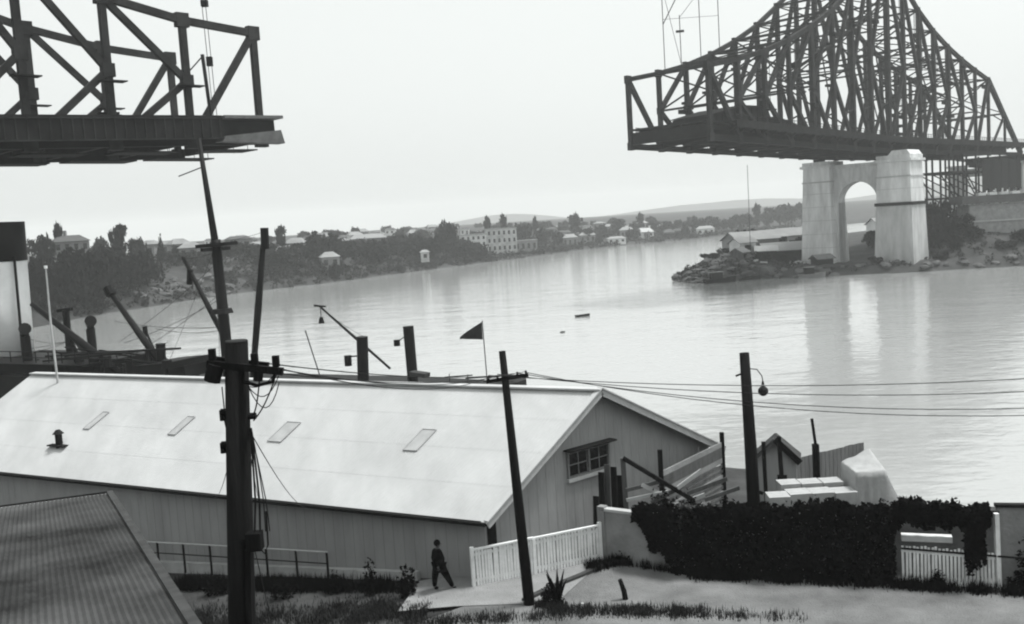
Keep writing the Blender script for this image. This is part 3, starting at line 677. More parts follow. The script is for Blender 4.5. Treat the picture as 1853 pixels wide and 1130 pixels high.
# low scrub covering the far bank (nobody could count it)
def scrub():
    rnd = random.Random(11); V_ = []; F_ = []
    for _ in range(2600):
        i = rnd.choices(range(3, 11), [1.0, 1.0, 2.5, 3, 6, 5, 3, 2])[0]; a, b = SH[i], SH[i + 1]
        t = (b - a).normalized(); nrm = Vector((-t.y, t.x)); d = rnd.uniform(1.5, 60) if rnd.random() < .6 else rnd.uniform(1, 14); p = a.lerp(b, rnd.random()) + nrm * d
        if p.x < -75 and -93 > p.x > -106 and 285 < p.y < 325 and d < 26 and rnd.random() < .8: continue
        if rnd.random() < .35: continue
        z = far_z(p.x, p.y); s = rnd.uniform(.8, 2.6); h = s * rnd.uniform(.8, 1.5); c = Vector((p.x, p.y, z + h * .35))
        def pos(r): d_ = Vector((r.gauss(0, 1), r.gauss(0, 1), r.gauss(0, 1))).normalized(); return c + Vector((d_.x * s, d_.y * s, d_.z * h * .6)) * r.uniform(.6, 1), d_
        v, f = leaf_quads(rnd, 26, pos, s * .3); o = len(V_); V_ += v; F_ += [tuple(q + o for q in ff) for ff in f]
    o = raw('scrub', V_, F_, M_LEAF); tag(o, 'low scrub and bushes covering the far shore above the water', 'scrub', kind='stuff')
scrub()
def rock_mesh(seed):
    rnd = random.Random(seed); bm = bmesh.new(); bmesh.ops.create_icosphere(bm, subdivisions=2, radius=1)
    for v in bm.verts: v.co *= rnd.uniform(.72, 1.15); v.co.z *= .7
    me = bpy.data.meshes.new('rock'); bm.to_mesh(me); bm.free(); me.materials.append(M_ROCK); return me
ROCKS = [rock_mesh(i) for i in range(5)]
def rock(x, y, z, s, label, group, rnd):
    o = link(bpy.data.objects.new('rock', rnd.choice(ROCKS))); o.location = (x, y, z); o.scale = (s * rnd.uniform(.8, 1.3), s * rnd.uniform(.8, 1.3), s * rnd.uniform(.6, 1)); o.rotation_euler = (rnd.uniform(-.3, .3), rnd.uniform(-.3, .3), rnd.uniform(0, 6))
    return tag(o, label, 'rock', group)
rnd = random.Random(31)
for k in range(46):        # cliff face rocks on the left shore
    t = rnd.random(); a, b = V(-103.5, 268), V(-86, 312); p = a.lerp(b, t); d = rnd.uniform(0, 12); x, y = p.x - d * .9, p.y + d * .35
    rock(x, y, far_z(x, y), rnd.uniform(.7, 2.0), 'grey rock in the rough cliff face behind the tall ship mast', 'rocks of the left cliff', rnd)
for k in range(110):        # rocks round the tip of the right point
    t = rnd.random(); i = rnd.choice([0, 0, 1, 1, 2, 2, 3, 4, 5, 6]); a, b = PT[i], PT[i + 1]; p = a.lerp(b, t); d = rnd.uniform(-.3, 5 if i > 2 else 13); x, y = p.x + d * .35, p.y + d
    rock(x, y, point_z(x, y) + rnd.uniform(-.1, .3), rnd.uniform(.5, 1.5), 'pale boulder along the shore of the right-hand rocky point', 'boulders of the rocky point', rnd)
rock(62.5, 236.6, 3.6, 3.0, 'largest pale boulder of the rocky point, rounded, left of the pier foot', None, rnd)

# ------------------------------------------------------------------ houses on the far bank
def house(x, y, z, wdt, dep, h, rh, yaw, label, wall=M_HOUSE, roof=M_HROOF, rows=1, cols=3, name='house', group=None, cat='house', flat=False, chim=False):
    t = thing(name, label, cat, (x, y, z), group); ax = V(math.cos(yaw), math.sin(yaw), 0); ay = V(-ax.y, ax.x, 0); O = V(x, y, z)
    MB().box(O + V(0, 0, h / 2 - .5), (wdt, dep, h + 1), (ax, ay, V(0, 0, 1))).build('wall', wall, t)
    e = .5; top = V(0, 0, h)
    A = [O + ax * (i * (wdt / 2 + e)) + ay * (j * (dep / 2 + e)) + top for i, j in ((-1, -1), (1, -1), (1, 1), (-1, 1))]
    if flat:
        MB().box(O + V(0, 0, h + .2), (wdt + .5, dep + .5, .4), (ax, ay, V(0, 0, 1))).build('roof', roof, t)
    else:
        r0_, r1_ = O - ax * (wdt / 2 - dep * .25) + top + V(0, 0, rh), O + ax * (wdt / 2 - dep * .25) + top + V(0, 0, rh)
        raw('roof', A + [r0_, r1_], [(3, 2, 1, 0), (0, 1, 5, 4), (1, 2, 5), (2, 3, 4, 5), (3, 0, 4)], roof, t)
    if chim: beam(t, 'chimney', r0_.lerp(r1_, .3) - V(0, 0, .6), r0_.lerp(r1_, .3) + V(0, 0, 1.4), .8, .8, M_HOUSEG)
    for q in range(rows):
        for k in range(cols):
            c = O + ax * (wdt * ((k + .5) / cols - .5)) - ay * (dep / 2 + .04) + V(0, 0, h * (q + .5) / rows)
            MB().box(c, (wdt / cols * .42, .12, h / rows * .5), (ax, ay, V(0, 0, 1))).build('window', M_GLASS, t)
    return t
def fh(x, y, top, wdt, *a, lift=0, dep=7, rh=1.8, hh=None, **k):
    z = far_z(x, y); h = hh or max(2.6, top - z - (0.4 if k.get('flat') else rh)); house(x, y, top - h - (0.4 if k.get('flat') else rh), wdt, dep, h, rh, math.atan2(-x, y) + .1, *a, **k)
fh(-126.7, 283.9, 23.8, 9.5, 'pale two storey mansion among trees on the left hilltop', M_HOUSEG, M_HROOFD, rows=2, cols=4, hh=6.2, dep=8, chim=True)
fh(-64.2, 350.1, 13.2, 6.4, 'small pale house half buried in the domed dark tree', M_HOUSEG, M_HROOF, rows=1, cols=2, hh=4)
fh(-59.3, 416.3, 18.4, 14.6, 'long pale roofed house showing over the tree belt', M_HOUSEG, M_HROOF, cols=5, hh=4)
fh(-16.3, 458, 15.2, 12.0, 'white annex with rows of balconies left of the white block', M_HOUSE, M_HROOF, rows=3, cols=5, flat=True, hh=8.5)
fh(-3.3, 481.6, 17.1, 14.7, 'biggest white block of flats on the far shore', M_BLOCK, M_HROOF, rows=3, cols=6, flat=True, hh=11, dep=10)
fh(8.7, 488, 10.4, 11.2, 'low grey building at the right foot of the white block', M_HOUSEG, M_HROOF, cols=4, flat=True, hh=5)
fh(-33.8, 394.9, 10.8, 3.2, 'tiny white hut on the slope left of the white block', M_BLOCK, M_HROOF, rows=1, cols=1, hh=3, dep=3, rh=1)
fh(45.8, 562.4, 11.4, 8.9, 'grey house below the ball topped tree', M_HOUSEG, M_HROOF, hh=4)
fh(62.3, 560.9, 7.9, 10.2, 'low white boathouse at the far water edge', hh=2.6, rh=1.2)
fh(83.6, 595.2, 11.1, 10.1, 'bright white roofed house on the far shore', M_HOUSE, M_TRIM, hh=3.2, rh=2.4)
fh(98.9, 598.5, 9.6, 6.1, 'pale cottage right of the bright white roof', M_HOUSEG, M_HROOFD)
fh(112.6, 617.6, 10.4, 6.5, 'pale house in the haze near the end of the far shore', M_HOUSEG, M_HROOFD)
fh(33.8, 533.7, 11.2, 7.9, 'pale house with low roof right of the low grey building', M_HOUSEG)
fh(128, 632, 9.6, 11, 'long pale shed by the water next to the rocky point')
tree(-61.3, 345.2, far_z(-61.3, 345.2) - .3, 9.8, 5, 'fig1', 'small dark tree overlapping the right corner of the small pale house', G1, low=.02); tree(-66.9, 346.5, far_z(-66.9, 346.5) - .3, 10.4, 5.5, 'fig2', 'small dark tree overlapping the left corner of the small pale house', G1, low=.02)
GH = 'small houses scattered up the hazy far shore'
for k in range(56):
    i = rf.choices([8, 9, 10], [3, 5, 2])[0]; a_, b_ = SH[i], SH[i + 1]; t_ = (b_ - a_).normalized(); d_ = rf.uniform(14, 170) if k < 30 else rf.uniform(90, 330); p_ = a_.lerp(b_, rf.random()) + Vector((-t_.y, t_.x)) * d_
    wd_, hh_, rh_ = rf.uniform(5, 10), rf.uniform(2.4, 4.6), rf.uniform(1, 2.2); house(p_.x, p_.y, far_z(p_.x, p_.y), wd_, rf.uniform(4, 7), hh_, rh_, math.atan2(-p_.x, p_.y) + rf.uniform(-.6, .6), 'small house among hazy trees on the far shore', rf.choice([M_HOUSE, M_HOUSEG, M_HOUSEG]), rf.choice([M_HROOF, M_HROOFD, M_HROOFD]), cols=rf.choice([2, 3]), group=GH)
for k in range(16):
    i = rf.choice([6, 7, 7]); a_, b_ = SH[i], SH[i + 1]; t_ = (b_ - a_).normalized(); d_ = rf.uniform(18, 75); p_ = a_.lerp(b_, rf.random()) + Vector((-t_.y, t_.x)) * d_
    house(p_.x, p_.y, far_z(p_.x, p_.y) + .6, rf.uniform(5, 10), rf.uniform(4, 6), rf.uniform(3, 5), rf.uniform(1, 2), math.atan2(-p_.x, p_.y) + rf.uniform(-.6, .6), 'small house half hidden in the dark tree belt left of the white block', M_HOUSEG, rf.choice([M_HROOF, M_HROOFD, M_HOUSEG]), cols=2, group='houses hidden in the dark tree belt')
fh(72, 590, 12.5, 8, 'upper pale cottage among hazy trees over the boathouse', M_HOUSEG)

# ------------------------------------------------------------------ sheds, trees and boat of the right-hand point
def gshed(x, y, z, L_, D_, h, rh, yaw, label, wall, roof, name='shed', cols=2):
    """gabled shed, ridge along its length"""
    t = thing(name, label, 'shed', (x, y, z)); ax = V(math.cos(yaw), math.sin(yaw), 0); ay = V(-ax.y, ax.x, 0); O = V(x, y, z); up = V(0, 0, 1)
    P = lambda a, b, c: O + ax * a + ay * b + up * c
    l, d = L_ / 2, D_ / 2
    raw('wall', [P(-l, -d, -1), P(l, -d, -1), P(l, d, -1), P(-l, d, -1), P(-l, -d, h), P(l, -d, h), P(l, d, h), P(-l, d, h), P(-l, 0, h + rh), P(l, 0, h + rh)],
        [(0, 1, 5, 4), (1, 2, 6, 9, 5), (2, 3, 7, 6), (3, 0, 4, 8, 7)], wall, t)
    for s in (-1, 1):
        e = .5; q0, q1 = P(-l - e, s * (d + e), h - e * rh / d), P(l + e, s * (d + e), h - e * rh / d); r0_, r1_ = P(-l - e, 0, h + rh), P(l + e, 0, h + rh); tk = V(0, 0, .15)
        raw('roof', [q0, q1, r1_, r0_, q0 + tk, q1 + tk, r1_ + tk, r0_ + tk], [(0, 1, 2, 3), (7, 6, 5, 4), (0, 4, 5, 1), (1, 5, 6, 2), (2, 6, 7, 3), (3, 7, 4, 0)], roof, t)
    for k in range(cols):
        MB().box(P(L_ * ((k + .5) / cols - .5), -d - .03, h * .5), (L_ / cols * .4, .1, h * .45), (ax, ay, up)).build('opening', M_DARK, t)
    return t
gshed(66.5, 268, point_z(66, 268) + .2, 13, 8, 5.6, 2.0, .35, 'pale roofed shed nearest the tip of the rocky point', M_HOUSEG, M_HROOF)
gshed(74, 256, point_z(75.5, 256), 16, 7, 3.6, 1.8, .12, 'long low shed with pale roof and dark wall left of the pier', M_STEELD, M_HROOF, cols=3)
gshed(86, 292, point_z(86, 292), 12, 8, 5.2, 2.0, .2, 'pale roofed shed half hidden behind the left pier column', M_HOUSE, M_HROOF)
gshed(60.5, 252, point_z(60.5, 252), 5.4, 4, 2.8, 1.1, .5, 'small white hut low on the rocky point', M_HOUSE, M_HROOF, name='hut', cols=1)
gshed(57.5, 243, point_z(57.5, 243) - .6, 4, 3, 2.2, .9, .9, 'tiny weathered hut among the boulders at the tip of the rocky point', M_WOOD, M_HOUSEG, name='hut', cols=1)
gshed(66, 250, point_z(66, 250) - .3, 5, 3.5, 2.4, 1.0, -.2, 'small open sided hut in front of the long low shed', M_STEELD, M_TRIM, name='hut', cols=2)
rj = random.Random(5)
for k, (x, y, lab) in enumerate([(53.5, 247, 'left'), (60, 238.5, 'lower'), (64, 243, 'middle'), (69.5, 238.5, 'right'), (73, 243, 'pier side')]):
    t_ = thing('debris_pile', 'jumbled pile of timber and scrap, the %s one of the rocky point' % lab, 'debris', (x, y, point_z(x, y)), 'debris piles of the rocky point')
    for q_ in range(9): a_ = rj.uniform(0, 3.14); p_ = V(x + rj.uniform(-1.5, 1.5), y + rj.uniform(-1, 1), point_z(x, y) + rj.uniform(.1, 1.2)); l_ = rj.uniform(.6, 1.9); beam(t_, 'scrap_timber', p_, p_ + V(math.cos(a_) * l_, math.sin(a_) * l_, rj.uniform(-.3, .7)), rj.uniform(.15, .7), rj.uniform(.1, .4), rj.choice([M_WOODD, M_WOOD, M_STEELD, M_TRIM]))
gshed(78, 243, point_z(78, 243) - .2, 4.5, 3, 1.8, .8, .3, 'low dark lean-to at the left foot of the pier', M_STEELD, M_HOUSEG, name='hut', cols=1)
gshed(75, 282, point_z(75, 282), 9, 6, 5.6, 1.8, .4, 'dark walled shed behind the first pale roof of the point', M_STEELD, M_HROOF)
gshed(131, 330, point_z(131, 330), 16, 9, 5, 2, .1, 'white shed seen through the pier arch', M_HOUSE, M_HROOF)
for x, y, tp, wd, kd, lab in [(68, 278, 13.8, 8, 'fig0', 'dark tree behind the first pale roof of the rocky point'), (83, 268, 12.6, 9, 'fig1', 'dark bush against the left column of the pier'), (76, 272, 10.5, 6, 'fig2', 'dark bush between the two pale shed roofs'),
        (57.5, 256, 9.8, 5, 'mid0', 'grey bush above the tip of the rocky point'), (51, 247, 6.8, 5, 'mid1', 'low bush at the tip of the rocky point'), (101, 268, 11.5, 7, 'fig0', 'dark tree seen through the pier arch'), (108, 282, 12, 8, 'fig1', 'dark tree right inside the pier arch'),
        (105.5, 241, 15.5, 6, 'fig2', 'dark tree close against the right side of the pier'), (110, 249, 18.5, 7, 'fig0', 'tall dark tree between pier and pale wall shed'), (113.5, 243.5, 15.0, 7, 'fig2', 'round dark tree covering the left corner of the pale wall shed'), (108.5, 244, 14.0, 6, 'fig1', 'dense dark tree hard by the right pier face, under the trestle'), (63, 242, 8.6, 4.5, 'fig0', 'dark bush beside the weathered huts of the point'), (71, 247, 7.6, 4, 'fig1', 'dark bush before the long low shed'), (107.5, 236, 11.0, 5, 'fig1', 'dark bush on the slope at the right foot of the pier'), (113, 237, 12.5, 5, 'fig2', 'dark bush at the left end of the pale shed wall'),
        (118, 231, 7.5, 5, 'mid0', 'low bush on the right river slope'), (103, 231, 6.2, 4, 'mid1', 'low bush at the water below the pier'), (88, 233, 6.0, 4, 'mid2', 'small bush in front of the left pier column'), (124, 234, 11, 6, 'fig1', 'dark bush at the right border of the river slope')]:
    tree(x, y, point_z(x, y) - .3, tp, wd, kd, lab, low=.02)
rs = thing('industrial_shed', 'long shed with pale wall and dark roof on the right embankment', 'shed', (124, 246, 9))
beam(rs, 'wall', (114.5, 242, 13.3), (140, 238, 13.3), .5, 7.6, M_CWALL); beam(rs, 'wall_band', (114.5, 241.7, 13.0), (140, 237.7, 13.0), .5, .3, M_CONCD)
beam(rs, 'back_wall', (115.5, 250, 13.3), (140, 247, 13.3), .5, 7.6, M_CWALL); beam(rs, 'end_wall', (114.7, 242.4, 13.3), (115.6, 249.8, 13.3), .5, 7.6, M_CWALL)
beam(rs, 'roof', (113, 246, 18.3), (141, 242.3, 18.3), 10.5, 2.0, M_HROOFD)
for k in range(4): beam(rs, 'roof_light', (116.5 + k * 2.6, 241.9 - k * .4, 19.6), (118.2 + k * 2.6, 241.6 - k * .4, 19.6), 2.2, .7, M_HOUSE)
def scrub2():
    rnd = random.Random(12); V_ = []; F_ = []
    for _ in range(420):
        i = rnd.choice([0, 1, 2, 3, 4, 5, 6, 7]); a, b = PT[i], PT[i + 1]; p = a.lerp(b, rnd.random()) + Vector((.2, 1)) * rnd.uniform(1.5, 16)
        if abs(p.x - 88) < 14 and p.y > 234: continue
        z = point_z(p.x, p.y); s = rnd.uniform(.4, 1.1); c = Vector((p.x, p.y, z + s * .3))
        def pos(r): d_ = Vector((r.gauss(0, 1), r.gauss(0, 1), r.gauss(0, 1))).normalized(); return c + d_ * s * r.uniform(.6, 1), d_
        v, f = leaf_quads(rnd, 22, pos, s * .3); o = len(V_); V_ += v; F_ += [tuple(q + o for q in ff) for ff in f]
    tag(raw('scrub', V_, F_, M_LEAF), 'tufts of scrub over the rocky point and the slope below the pier', 'scrub', kind='stuff')
scrub2()
def boat(name, label, x, y, yaw, L_, B_, H_, mt, cabin=False):
    t = thing(name, label, 'boat', (x, y, ZW)); c, s = math.cos(yaw), math.sin(yaw); W = lambda a, b, z: V(x + c * a - s * b, y + s * a + c * b, ZW + z)
    st = [(-.5, .75), (-.3, .95), (0, 1), (.25, .85), (.4, .5), (.5, .06)]; v = []; f = []
    for u, k in st:
        sh = H_ * (1 + .35 * max(0, u) * 2)
        v += [W(u * L_, -B_ / 2 * k, sh), W(u * L_ * .96, -B_ / 2 * k * .7, -.1), W(u * L_ * .96, B_ / 2 * k * .7, -.1), W(u * L_, B_ / 2 * k, sh), W(u * L_ * .96, B_ / 2 * k * .8, sh * .6), W(u * L_ * .96, -B_ / 2 * k * .8, sh * .6)]
    for i in range(len(st) - 1):
        for k in range(6): a = i * 6 + k; b = i * 6 + (k + 1) % 6; f.append((a, b, b + 6, a + 6))
    f += [(5, 4, 3, 2, 1, 0), tuple(len(v) - 6 + k for k in range(6))]
    raw('hull', v, f, mt, t)
    for u in (-.25, .1): beam(t, 'thwart', W(u * L_, -B_ * .42, H_ * .8), W(u * L_, B_ * .42, H_ * .8), .25, .05, M_WOOD)
    if cabin:
        MB().box(W(-.12 * L_, 0, H_ + .75), (L_ * .34, B_ * .62, 1.5), (V(c, s, 0), V(-s, c, 0), V(0, 0, 1))).build('cabin', M_STEELD, t)
        MB().box(W(-.12 * L_, 0, H_ + 1.6), (L_ * .4, B_ * .75, .14), (V(c, s, 0), V(-s, c, 0), V(0, 0, 1))).build('cabin_roof', M_HOUSEG, t)
    return t
boat('launch', 'dark launch with a small cabin moored at the tip of the rocky point', 49.5, 229.6, .2, 8, 2.4, 1.0, M_STEELD, True)
boat('launch', 'pale launch with dark cabin moored along the rocks left of the pier', 71, 228.6, .05, 6.5, 2.0, .9, M_HOUSEG, True)
boat('barge', 'low dark flat boat moored behind the launch by the rocks', 57.5, 233.2, .35, 6, 2.2, .6, M_WOODD)
boat('dinghy', 'small dark dinghy drifting alone in mid river', 12.4, 170.9, .35, 2.8, 1.0, .32, M_WOODD)
tag(MB().tube([(7.2, 148.5, ZW + .02), (7.5, 148.6, ZW + .1), (7.9, 148.8, ZW + .03)], .12, 6).build('driftwood', M_WOODD), 'tiny bit of driftwood floating nearer than the dinghy', 'driftwood')

# ------------------------------------------------------------------ steamer lying at the wharf behind the shed
SE = V(-.883, .469, 0).normalized(); SG = V(.469, .883, 0).normalized()
def sp(t, o, z): return V(15, 62, 0) + SE * t + SG * o + V(0, 0, z)
ship = thing('cargo_steamer', 'dark cargo steamer moored behind the big shed with white black-topped funnel', 'ship', tuple(sp(48, 0, ZW)))
st = [(16.5, .12), (18, .55), (22, .85), (28, 1), (45, 1), (57.9, 1), (58.1, 1), (74, 1), (86, .8), (93, .45), (98, .05)]
v = []; f = []
for t, k in st:
    sh = 7.6 + (0.9 if t < 22 else 0) + max(0, t - 80) * .09 + (1.2 if 58 < t < 76 else 0)
    v += [sp(t, -5.6 * k, sh), sp(t, -5.5 * k, 4), sp(t, -4.6 * k, 1), sp(t, 4.6 * k, 1), sp(t, 5.5 * k, 4), sp(t, 5.6 * k, sh)]
for i in range(len(st) - 1):
    for k in range(6): a = i * 6 + k; b = i * 6 + (k + 1) % 6; f.append((a, b, b + 6, a + 6))
f += [(0, 1, 2, 3, 4, 5), tuple(len(v) - 6 + k for k in reversed(range(6)))]
raw('hull', v, f, M_HULL, ship)
beam(ship, 'deckhouse', sp(57.5, 0, 8.6), sp(61, 0, 8.6), 7, 2.2, M_HULL); beam(ship, 'boat_deck', sp(57, -1.2, 9.75), sp(76, -1.2, 9.75), 7.6, .14, M_HULL)
beam(ship, 'deckhouse', sp(62, 0, 8.6), sp(75, 0, 8.6), 8.6, 2.2, M_HULL)
MB().tube([sp(74.0, 0, 8.2), sp(73.6, 0, 19.2)], 2.3, 28).build('funnel', M_SHIPW, ship, True)
MB().tube([sp(73.6, 0, 19.2), sp(73.45, 0, 23.0)], 2.36, 28).build('funnel_top', M_HULL, ship, True)
MB().tube([sp(71.3, -.4, 8.6), sp(71.0, -.4, 19.6)], .14, 8).build('waste_pipe', M_HULL, ship)
for t, o in ((66.8, -3.1), (65.2, 2.8)):
    MB().tube([sp(t, o, 8.5), sp(t, o, 12.0), sp(t - .35, o - .25, 12.7), sp(t - .9, o - .6, 12.9)], [.42, .42, .5, .56], 12).build('ventilator', M_HULL, ship)
MB().tube([sp(64.9, 0, 8.5), sp(64.9, 0, 14.2)], .32, 10).build('post', M_HULL, ship)
beam(ship, 'post_arm', sp(64.9, 0, 12.2), sp(62.6, 0, 10.1), .3, .4, M_SHIPG); beam(ship, 'post_arm', sp(64.9, 0, 11.8), sp(63.6, 0, 9.5), .22, .3, M_HULL)
beam(ship, 'post_cap', sp(66, 0, 14.15), sp(64, 0, 14.3), .3, .3, M_HULL)
# masts and gear
MB().tube([sp(44.8, 0, 7), sp(44.9, 0, 14), sp(45, 0, 20)], [.52, .48, .42], 12).build('mast', M_HULL, ship, True)
MB().tube([sp(45, 0, 19), sp(45.9, 0, 28.6)], [.32, .17], 10).build('topmast', M_HULL, ship, True)
beam(ship, 'crosstree', sp(46.7, 0, 19.5), sp(43.2, 0, 19.6), 1.4, .3, M_HULL); beam(ship, 'crosstree', sp(45.1, -1.6, 19.2), sp(45.1, 1.6, 19.2), .3, .3, M_HULL)
MB().tube([sp(44.95, 0, 13.7), sp(44.95, 0, 14.1)], [.95, .8], 12).build('mast_collar', M_HULL, ship)
beam(ship, 'mast_spur', sp(45.6, 0, 26.2), sp(48.6, 0, 25.6), .08, .08, M_HULL)
def spar(p, q, r_, n='derrick_boom'): MB().tube([p, p.lerp(q, .5), q], [r_ * .8, r_, r_ * .65], 8).build(n, M_HULL, ship, True)
spar(sp(41.5, -.8, 8.0), sp(38.8, -.8, 20.6), .3); MB().tube([sp(38.9, -.8, 19.0), sp(38.8, -.8, 20.7)], .34, 8).build('boom_head', M_HULL, ship)
spar(sp(44.6, .9, 9.2), sp(49.9, .9, 18.6), .24); MB().tube([sp(49.2, .9, 17.5), sp(49.4, .9, 16.2)], .28, 6).build('boom_block', M_HULL, ship)
spar(sp(50.2, -1, 7.6), sp(57.5, -1, 16.0), .32); spar(sp(54.2, -2, 7.7), sp(66.9, -2, 15.0), .36)
MB().tube([sp(57.2, -1, 15.6), sp(57.6, -1, 16.3)], .45, 8).build('boom_head', M_HULL, ship)
MB().tube([sp(51.9, -1, 7.6), sp(51.6, -1, 11.2)], .42, 10).build('samson_post', M_HULL, ship)
beam(ship, 'post_foot', sp(50.0, -1, 7.8), sp(51.6, -1, 9.6), .3, .8, M_HULL)
spar(sp(53.5, 1, 7.8), sp(55.6, 1, 12.2), .13, 'davit'); MB().tube([sp(55.6, 1, 11.5), sp(55.65, 1, 12.5)], .24, 8).build('davit_head', M_HULL, ship)
MB().tube([sp(55.3, 1, 10.3), sp(55.3, 1, 10.9)], .2, 6).build('davit_block', M_HULL, ship)
for z0, z1, o in ((10.4, 11.25, -4), (10.0, 10.9, -4.3)): spar(sp(63, o, z0), sp(46 if z0 > 10.2 else 52, o, z1), .13, 'stowed_boom')
for k in range(14): t = 50.5 + k * 1.75; beam(ship, 'rail_post', sp(t, -5.2, 10), sp(t, -5.2, 11.0), .07, .07, M_HULL)
for z in (10.45, 10.98): beam(ship, 'rail', sp(50.4, -5.2, z), sp(75, -5.2, z), .07, .07, M_HULL)
for t, k in ((59.6, 1.0), (57.6, .8), (48.6, .7), (56, 1.0)): MB().tube([sp(t, -3.2, 9.4), sp(t, -3.2, 9.4 + k)], [.5, .42], 8).build('winch_drum', M_HULL, ship)
for t0, t1, z in ((52.2, 48.5, 9.1), (48.2, 46.3, 8.9)): beam(ship, 'hatch', sp(t0, -1, z), sp(t1, -1, z + .3), 5, 1.0, M_HULL)
rs_ = random.Random(55)
for k in range(16):
    t_ = rs_.uniform(47, 72); o_ = rs_.uniform(-4.5, 1); h_ = rs_.uniform(9.2, 11.2); MB().tube([sp(t_, o_, 7.6), sp(t_ + rs_.uniform(-.4, .4), o_, h_)], rs_.uniform(.06, .2), 6).build('deck_post', M_HULL, ship)
for k in range(7):
    t_ = rs_.uniform(47, 62); z_ = rs_.uniform(8.9, 10.6); spar(sp(t_, rs_.uniform(-4, 0), z_), sp(t_ + rs_.uniform(3, 8) * rs_.choice([-1, 1]), rs_.uniform(-4, 0), z_ + rs_.uniform(-.6, 1.2)), rs_.uniform(.05, .13), 'stowed_spar')
for k in range(9):
    t_ = rs_.choice([45, 45.2, 44.9, 51.7, 64.9]); z_ = rs_.uniform(12, 19) if t_ < 46 else 11.2; MB().tube(sag(sp(t_, 0, z_), sp(t_ + rs_.uniform(4, 16), rs_.uniform(-4, 2), rs_.uniform(9, 13)), .3, 6), .022, 4).build('rigging_line', M_WIRE, ship)
# pair of king posts with one derrick
MB().tube([sp(28.8, -2.6, 7), sp(28.5, -2.6, 12.05)], .43, 14).build('king_post', M_HULL, ship)
MB().tube([sp(27.7, 2.6, 7), sp(27.8, 2.6, 12.2)], .43, 14).build('king_post', M_HULL, ship)
spar(sp(28.0, 0, 9.2), sp(34.3, -.2, 14.2), .12); beam(ship, 'boom_cross', sp(34.8, -.2, 14.25), sp(33.7, -.2, 14.15), .14, .14, M_HULL)
beam(ship, 'boom_fall', sp(34.2, -.2, 14.1), sp(34.2, -.2, 13.0), .05, .05, M_HULL); MB().tube([sp(34.2, -.2, 12.8), sp(34.2, -.2, 13.3)], [.26, .14], 6).build('cargo_block', M_HULL, ship)
beam(ship, 'post_bracket', sp(28.7, -2.6, 10.6), sp(30.1, -2.6, 10.5), .1, .1, M_HULL); MB().tube([sp(30.0, -2.6, 9.8), sp(30.0, -2.6, 10.6)], .28, 8).build('cargo_block', M_HULL, ship)
beam(ship, 'post_bracket', sp(27.8, 2.6, 11.6), sp(29.0, 2.6, 10.9), .07, .07, M_HULL); MB().tube([sp(29.0, 2.6, 10.6), sp(29.0, 2.6, 11.1)], .26, 8).build('cargo_block', M_HULL, ship)
beam(ship, 'light_pole', sp(35.0, 0, 8.6), sp(36.1, 0, 12.2), .07, .07, M_SHIPG); beam(ship, 'vent_hood', sp(26.0, 0, 8.9), sp(24.6, 0, 8.75), .8, .3, M_SHIPG)
for a, b in (((22.8, 8.6), (20.4, 8.8)), ((21, 8.55), (16.4, 8.9)), ((19.5, 8.35), (17, 8.4))): beam(ship, 'stern_rail', sp(a[0], -.4, a[1] + .1), sp(b[0], -.4, b[1] + .1), .07, .09, M_SHIPG)
for t in (22.4, 20.8, 19.2, 17.6): beam(ship, 'stern_rail_post', sp(t, -.4, 8.2), sp(t, -.4, 8.95), .06, .06, M_SHIPG)
MB().tube([sp(19.4, 0, 8.2), sp(19.5, 0, 12.9)], .045, 6).build('flagstaff', M_SHIPG, ship)
# rigging
for p, q in ((sp(45, 0, 19.6), sp(41, -5, 8)), (sp(45, 0, 19.6), sp(48, -5, 8)), (sp(45.2, 0, 19.8), sp(38.8, -.8, 20.4)), (sp(45, 0, 19), sp(49.8, .9, 18.5)), (sp(34.3, -.2, 14.1), sp(28, -2.6, 11.9))):
    MB().tube(sag(p, q, .15, 6), .016, 4).build('stay_wire', M_WIRE, ship)
v = []; f = []
for i in range(9):
    for j in range(5):
        a, c = i / 8, j / 4; drop = .3 * a * a; t = 19.55 + 2.0 * a
        ztop = 12.8 - 1.0 * a - drop * .5; zbot = 11.5 + .05 * a; z = lerp(ztop, min(zbot, ztop - .15), c)
        v.append(sp(t, .12 * math.sin(a * 7) * a, z))
for i in range(8):
    for j in range(4): q = i * 5 + j; f.append((q, q + 5, q + 6, q + 1))
tag(raw('flag', v, f, M_FLAG, None, True), 'dark pointed flag flying from a thin staff at the ship stern', 'flag')

# ------------------------------------------------------------------ big wharf shed
XE = V(-.883, .469, 0).normalized(); XG = V(math.cos(R(40)), math.sin(R(40)), 0)
E0 = V(-1.52, 34.5, 9.28); RR = V(3.07, 38.35, 13.15); EL, RUN1, RUN2 = 34.0, 5.99, 13.47
def sh(e, g, z): return V(E0.x, E0.y, 0) + XE * e + XG * g + V(0, 0, z)
ZR = 13.15; ZQ = 9.36
shed = thing('wharf_shed', 'long low wharf shed with a wide pale roof and grey gable end', 'shed', (-8, 42, 6.4))
def corr_roof(name, g0, z0, g1, z1, e0, e1, rows):
    v = []; f = []; pitch = .16; n = int((e1 - e0) / pitch) * 4; m_ = rows * 2
    for i in range(n + 1):
        e = lerp(e0, e1, i / n); wz = .012 * math.cos(i * math.pi / 2)
        for k in range(rows):
            for t in (k / rows, (k + 1) / rows + (.01 if k < rows - 1 else 0)):
                v.append(sh(e, lerp(g0, g1, t), lerp(z0, z1, t) + wz + (.006 if t == k / rows else 0) * (1 if k else 0)))
    for i in range(n):
        for k in range(rows): a = i * m_ + 2 * k; f.append((a, a + 1, a + m_ + 1, a + m_))
    return raw(name, v, f, M_ROOF, shed)
